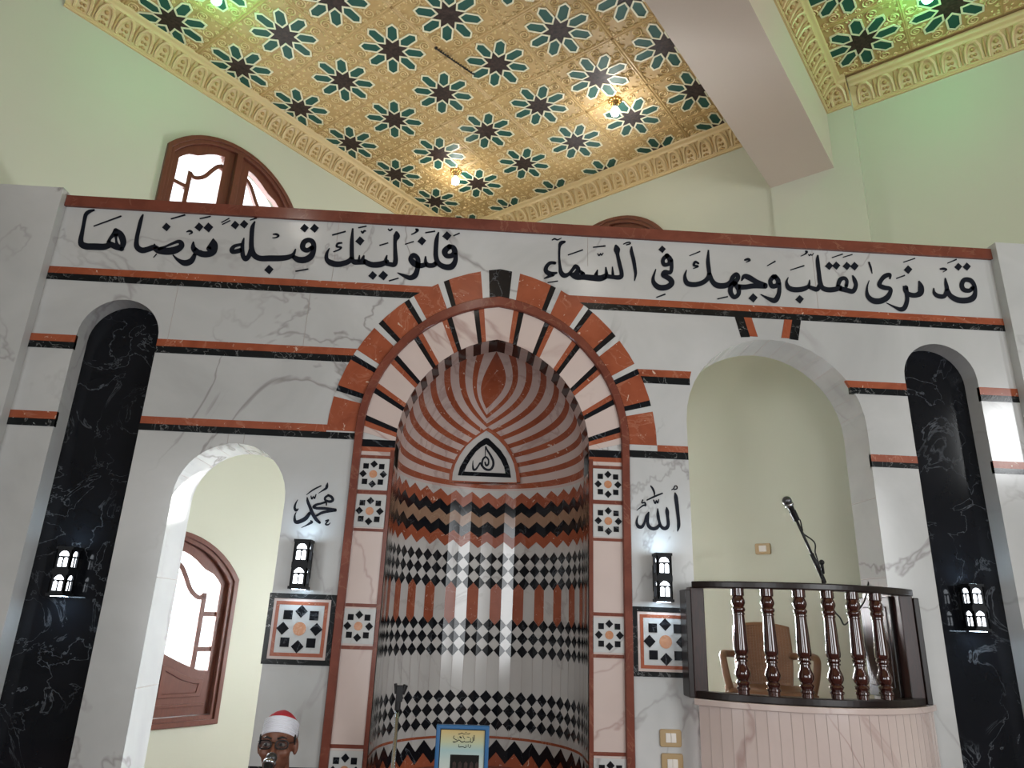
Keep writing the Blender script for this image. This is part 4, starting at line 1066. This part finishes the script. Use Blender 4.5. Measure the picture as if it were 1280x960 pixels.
# ------------------------------------------------------------------ blue framed print on legs
yp = 3.6; (fx0, fz1), (fx1, _) = at(546,905,yp), at(612,906,yp); fz0 = fz1-.40; fx0 += .0
FRM = thing('framed_print', 'blue framed Arabic print standing in front of the niche', 'framed print', ((fx0+fx1)/2, yp, 0))
PF = lambda a, b, d: Vector((a, yp-d, b))
bw = .0185
m = MB(); m.plate(PF, [rect(fx0,fx1,fz0,fz1), rect(fx0+bw,fx1-bw,fz0+bw,fz1-bw)], -.012, .012, M_BLUE, back=True); m.build('frame', FRM, bevel=.004)
m = MB(); m.plate(PF, [rect(fx0+bw-.004,fx1-bw+.004,fz0+bw-.004,fz1-bw+.004)], -.008, .0, M_MICB); m.build('backing', FRM)
m = MB(); m.plate(PF, [rect(fx0+bw+.004,fx1-bw-.002,fz0+bw+.004,fz1-bw-.004)], .0, .0015, M_PAPER); pr = m.build('print', FRM)
m = MB(); a0, b1 = at(563,943,yp); a1, _ = at(599,943,yp); m.plate(PF, [rect(a0,a1,b1-.12,b1)], .001, .0022, M_PHOTO)
ar = [(a0+.012+.02*k, b1-.025) for k in range(6)]
for k in range(5):
    xx = a0+.012+k*.026; m.plate(PF, [[(xx,b1-.06),(xx+.016,b1-.06),(xx+.016,b1-.035),(xx+.008,b1-.026),(xx,b1-.035)]], .002, .0025, M_BROWN)
m.build('photo', pr)
write('print_lettering', pr, 535, 895, 14.22, [
 [(750,305,12),(720,318,12),(680,316,10),(640,318,12),(600,305,10),(560,318,14),(535,322,10)], [(600,290,8),(610,300,8)], [(660,288,8),(690,290,8)],
 [(822,338,14),(818,440,12)], [(795,370,10),(800,440,12),(780,470,14),(755,450,12),(760,390,10)], [(750,455,12),(700,462,14),(660,460,12),(640,440,12)], [(640,455,14),(600,462,16),(560,430,12),(540,420,12)],
 [(570,370,24),(590,385,22)], [(545,430,14),(500,455,14),(460,462,18),(440,450,10)], [(465,345,10),(455,390,12),(480,410,12),(520,430,14)], [(620,345,10),(640,395,10),(660,410,10)], [(690,370,10),(740,378,10)], [(530,380,8),(540,400,8)],
 [(760,510,10),(755,545,10),(730,565,10)], [(715,500,10),(712,550,10)], [(690,545,10),(655,560,12),(620,545,12),(560,550,14),(540,545,10)], [(680,505,8),(670,540,8)], [(550,500,8),(545,540,8)]], y=yp, lift=.0022)
for s in (fx0+.03, fx1-.03):
    m = MB(); m.tube([(s, yp+.0, fz0+.01), (s, yp, .012)], .010, M_BLUE, 8); m.box((s, yp, .008), (.03,.26,.016), M_BLUE); m.build('leg', FRM)
# ------------------------------------------------------------------ the seated reader (kneeling upright), only head and collar in the picture
ey = at(347.5, 929, 3.4); HC = Vector((ey[0], 3.4, ey[1]))
HR_ = Matrix.Rotation(math.radians(3), 3, 'Z') @ Matrix.Rotation(math.radians(-5), 3, 'X')
def hp(x, y, z): return HC + HR_ @ Vector((x, y, z))
PER = thing('person', 'person in a white wrapped cap with red top and glasses, speaking into a microphone', 'person', (HC.x, HC.y, 0))
def capsule(m, a, b, r0, r1, ma, n=14):
    a, b = Vector(a), Vector(b); m.tube([a, b], [r0, r1], ma, n); m.sphere(a, r0, ma, n, 8); m.sphere(b, r1, ma, n, 8)
def voxel(m, name, parent, vox, smooth=6):
    o = m.build(name, parent, weld=False)
    r = o.modifiers.new('r', 'REMESH'); r.mode = 'VOXEL'; r.voxel_size = vox
    s = o.modifiers.new('s', 'SMOOTH'); s.iterations = smooth; s.factor = .5
    dg = bpy.context.evaluated_depsgraph_get(); me = bpy.data.meshes.new_from_object(o.evaluated_get(dg))
    o.modifiers.clear(); old = o.data; mats = list(old.materials); o.data = me; bpy.data.meshes.remove(old)
    me.materials.clear()
    for q in mats: me.materials.append(q)
    me.polygons.foreach_set('material_index', [0]*len(me.polygons)); me.polygons.foreach_set('use_smooth', [True]*len(me.polygons))
    return o
def bp(x, y, z): return Vector((HC.x+x, HC.y+.05+y, z))
sh = HC.z-.235; hip = .42
m = MB()
m.sphere(hp(0,.01,.030), (.073,.094,.088), M_SKIN, 28, 20, HR_)
m.sphere(hp(0,-.02,-.045), (.058,.068,.06), M_SKIN, 24, 16, HR_)
m.sphere(hp(0,-.058,-.088), (.030,.028,.024), M_SKIN, 16, 12)
for s in (-1, 1):
    m.sphere(hp(s*.038,-.062,-.03), (.026,.024,.024), M_SKIN, 14, 10)
    m.sphere(hp(s*.03,-.078,.022), (.026,.014,.010), M_SKIN, 14, 10, HR_)
    m.sphere(hp(s*.076,.012,-.012), (.010,.020,.032), M_SKIN, 14, 12, HR_); m.sphere(hp(s*.074,.006,-.035), (.009,.012,.012), M_SKIN, 10, 8)
    m.sphere(hp(s*.011,-.098,-.042), (.010,.012,.009), M_SKIN, 12, 8)
capsule(m, hp(0,-.082,.008), hp(0,-.106,-.036), .009, .013, M_SKIN, 12)
m.sphere(hp(0,-.083,-.066), (.026,.016,.008), M_SKIN, 14, 8, HR_); m.sphere(hp(0,-.081,-.078), (.022,.015,.008), M_SKIN, 14, 8, HR_)
capsule(m, hp(0,.02,-.06), bp(0,.01,sh+.04), .052, .056, M_SKIN, 18)
# torso, arms, kneeling legs
for a, b, r0, r1 in ((bp(0,.01,sh+.02), bp(0,0,sh-.18), .09, .125), (bp(0,0,sh-.18), bp(0,.0,hip), .125, .13),
    (bp(-.15,0,sh-.02), bp(.15,0,sh-.02), .07, .07)): capsule(m, a, b, r0, r1, M_SKIN, 18)
hand = []
for s in (-1, 1):
    sp, el, wr = bp(s*.19,0,sh-.03), bp(s*.235,-.02,sh-.30), bp(s*.11,-.20,hip+.05)
    capsule(m, sp, el, .052, .042, M_SKIN); capsule(m, el, wr, .041, .027, M_SKIN)
    d = (wr-el).normalized(); side = Vector((-s,0,0)); pal = wr+d*.05
    m.sphere(pal, (.038,.045,.017), M_SKIN, 14, 10)
    for f in range(4):
        o_ = side*(.030-.020*f); L_ = (.066,.076,.072,.056)[f]; b0 = pal+d*.035+o_
        k1 = b0+d*L_*.5+Vector((0,0,-.010)); k2 = k1+d*L_*.3+Vector((0,0,-.022)); k3 = k2+d*L_*.12+Vector((0,0,-.020))
        m.tube([pal+o_*.7, b0, k1, k2, k3], [.010,.0095,.009,.008,.0065], M_SKIN, 8); m.sphere(k3, .0065, M_SKIN, 8, 6)
    t0 = pal+side*.03-d*.01; m.tube([t0, t0+side*.025+d*.02, t0+side*.035+d*.05], [.012,.010,.008], M_SKIN, 8); m.sphere(t0+side*.035+d*.05, .008, M_SKIN, 8, 6)
    hpj, kne, ank = bp(s*.10,0,hip), bp(s*.12,-.03,.075), bp(s*.10,.30,.07)
    capsule(m, hpj, kne, .085, .062, M_SKIN); capsule(m, kne, ank, .060, .042, M_SKIN); capsule(m, ank, bp(s*.10,.40,.045), .04, .03, M_SKIN)
body = voxel(m, 'body', PER, .0065, 5)
m = MB(); m.tube([hp(-.022,-.090,-.0715), hp(-.010,-.0985,-.0685), hp(0,-.0995,-.0705), hp(.010,-.0985,-.0685), hp(.022,-.090,-.0715)], [.002,.005,.0055,.005,.002], M_LIPS, 8)
m.tube([hp(-.020,-.090,-.075), hp(0,-.098,-.0785), hp(.020,-.090,-.075)], [.002,.006,.002], M_LIPS, 8); m.build('lips', PER, smooth=True)
for s in (-1, 1):
    m = MB(); m.sphere(hp(s*.031,-.0785,0), (.014,.009,.0065), M_EYE, 16, 12, HR_); e = m.build('eye', PER, smooth=True)
    m = MB(); m.sphere(hp(s*.031-.002,-.0865,-.0005), (.0062,.0035,.0062), M_HAIR, 12, 8, HR_); m.build('iris', e, smooth=True)
m = MB()
for s in (-1, 1): m.tube([hp(s*.012,-.094,.022), hp(s*.030,-.0935,.0285), hp(s*.050,-.081,.023)], [.0035,.0045,.002], M_HAIR, 8)
for s in (-1, 1):
    m.tube([hp(s*.0705,-.022,.034), hp(s*.0715,-.018,.02), hp(s*.0725,-.012,-.004)], [.005,.006,.002], M_HAIR, 8)
m.sphere(hp(0,.045,.03), (.0745,.068,.080), M_HAIR, 20, 14, HR_)
m.build('hair', PER, smooth=True)
g = MB()
for s in (-1, 1):
    P = [hp(s*.034+.025*(abs(math.cos(a))**.7)*(1 if math.cos(a) > 0 else -1), -.103+.010*abs((s*.034+.025*math.cos(a))/.06)**2, .001+.0165*(abs(math.sin(a))**.75)*(1 if math.sin(a) > 0 else -1)) for a in [2*PI*k/28 for k in range(28)]]
    g.tube(P, .0024, M_MICB, 6, closed=True); g.tube([hp(s*.059,-.094,.006), hp(s*.076,-.04,.008), hp(s*.079,.01,.006)], .002, M_MICB, 6)
    g.add([p for p in P], [tuple(range(28))], M_LENS)
g.tube([hp(-.010,-.1025,.006), hp(0,-.106,.009), hp(.010,-.1025,.006)], .002, M_MICB, 6)
g.build('glasses', PER, weld=False)
# cap: wound white band, red crown
CT = HR_ @ Matrix.Rotation(math.radians(-19), 3, 'X')
def capp(a, r, z): return HC + HR_ @ Vector((0,.010,.021)) + CT @ Vector((r*.80*math.cos(a), r*1.13*math.sin(a), z))
def caplathe(m, prof, ma, n=48):
    vs = [capp(2*PI*k/n, r, z) for r, z in prof for k in range(n)]
    m.add(vs, [(i*n+k, i*n+(k+1)%n, (i+1)*n+(k+1)%n, (i+1)*n+k) for i in range(len(prof)-1) for k in range(n)], ma)
m = MB(); pf = [(.088,-.006)]
for k in range(7): z = -.004+.0092*k; pf += [(.0915,z), (.0935,z+.003), (.0925,z+.0068), (.0895,z+.0086)]
pf += [(.082,.061)]
caplathe(m, pf, M_CAPW); m.build('cap_band', PER, smooth=True)
m = MB(); caplathe(m, [(.084,.054),(.082,.064),(.069,.079),(.048,.094),(.024,.105),(.008,.111),(.0,.112)], M_CAPR); m.build('cap_crown', PER, smooth=True)
# loose dark garment
m = MB()
for a, b, r0, r1 in ((bp(0,.01,sh+.0), bp(0,0,sh-.18), .105, .15), (bp(0,0,sh-.18), bp(0,.02,hip), .15, .165), (bp(-.165,0,sh-.025), bp(.165,0,sh-.025), .078, .078)): capsule(m, a, b, r0, r1, M_CLOTH, 18)
for s in (-1, 1):
    sp, el, wr = bp(s*.19,0,sh-.03), bp(s*.235,-.02,sh-.30), bp(s*.125,-.175,hip+.075)
    capsule(m, sp, el, .066, .056, M_CLOTH); capsule(m, el, wr, .054, .045, M_CLOTH)
    capsule(m, bp(s*.10,0,hip), bp(s*.12,-.03,.095), .108, .085, M_CLOTH); capsule(m, bp(s*.12,-.03,.09), bp(s*.10,.31,.085), .080, .07, M_CLOTH)
voxel(m, 'garment', PER, .011, 4)
m = MB()
NL_ = [bp(.066*math.cos(a), .004+.066*math.sin(a), sh+.062+.018*math.sin(a)) for a in [2*PI*k/24 for k in range(24)]]
m.tube(NL_, .016, M_CLOTH, 8, closed=True); m.build('collar', PER, smooth=True)
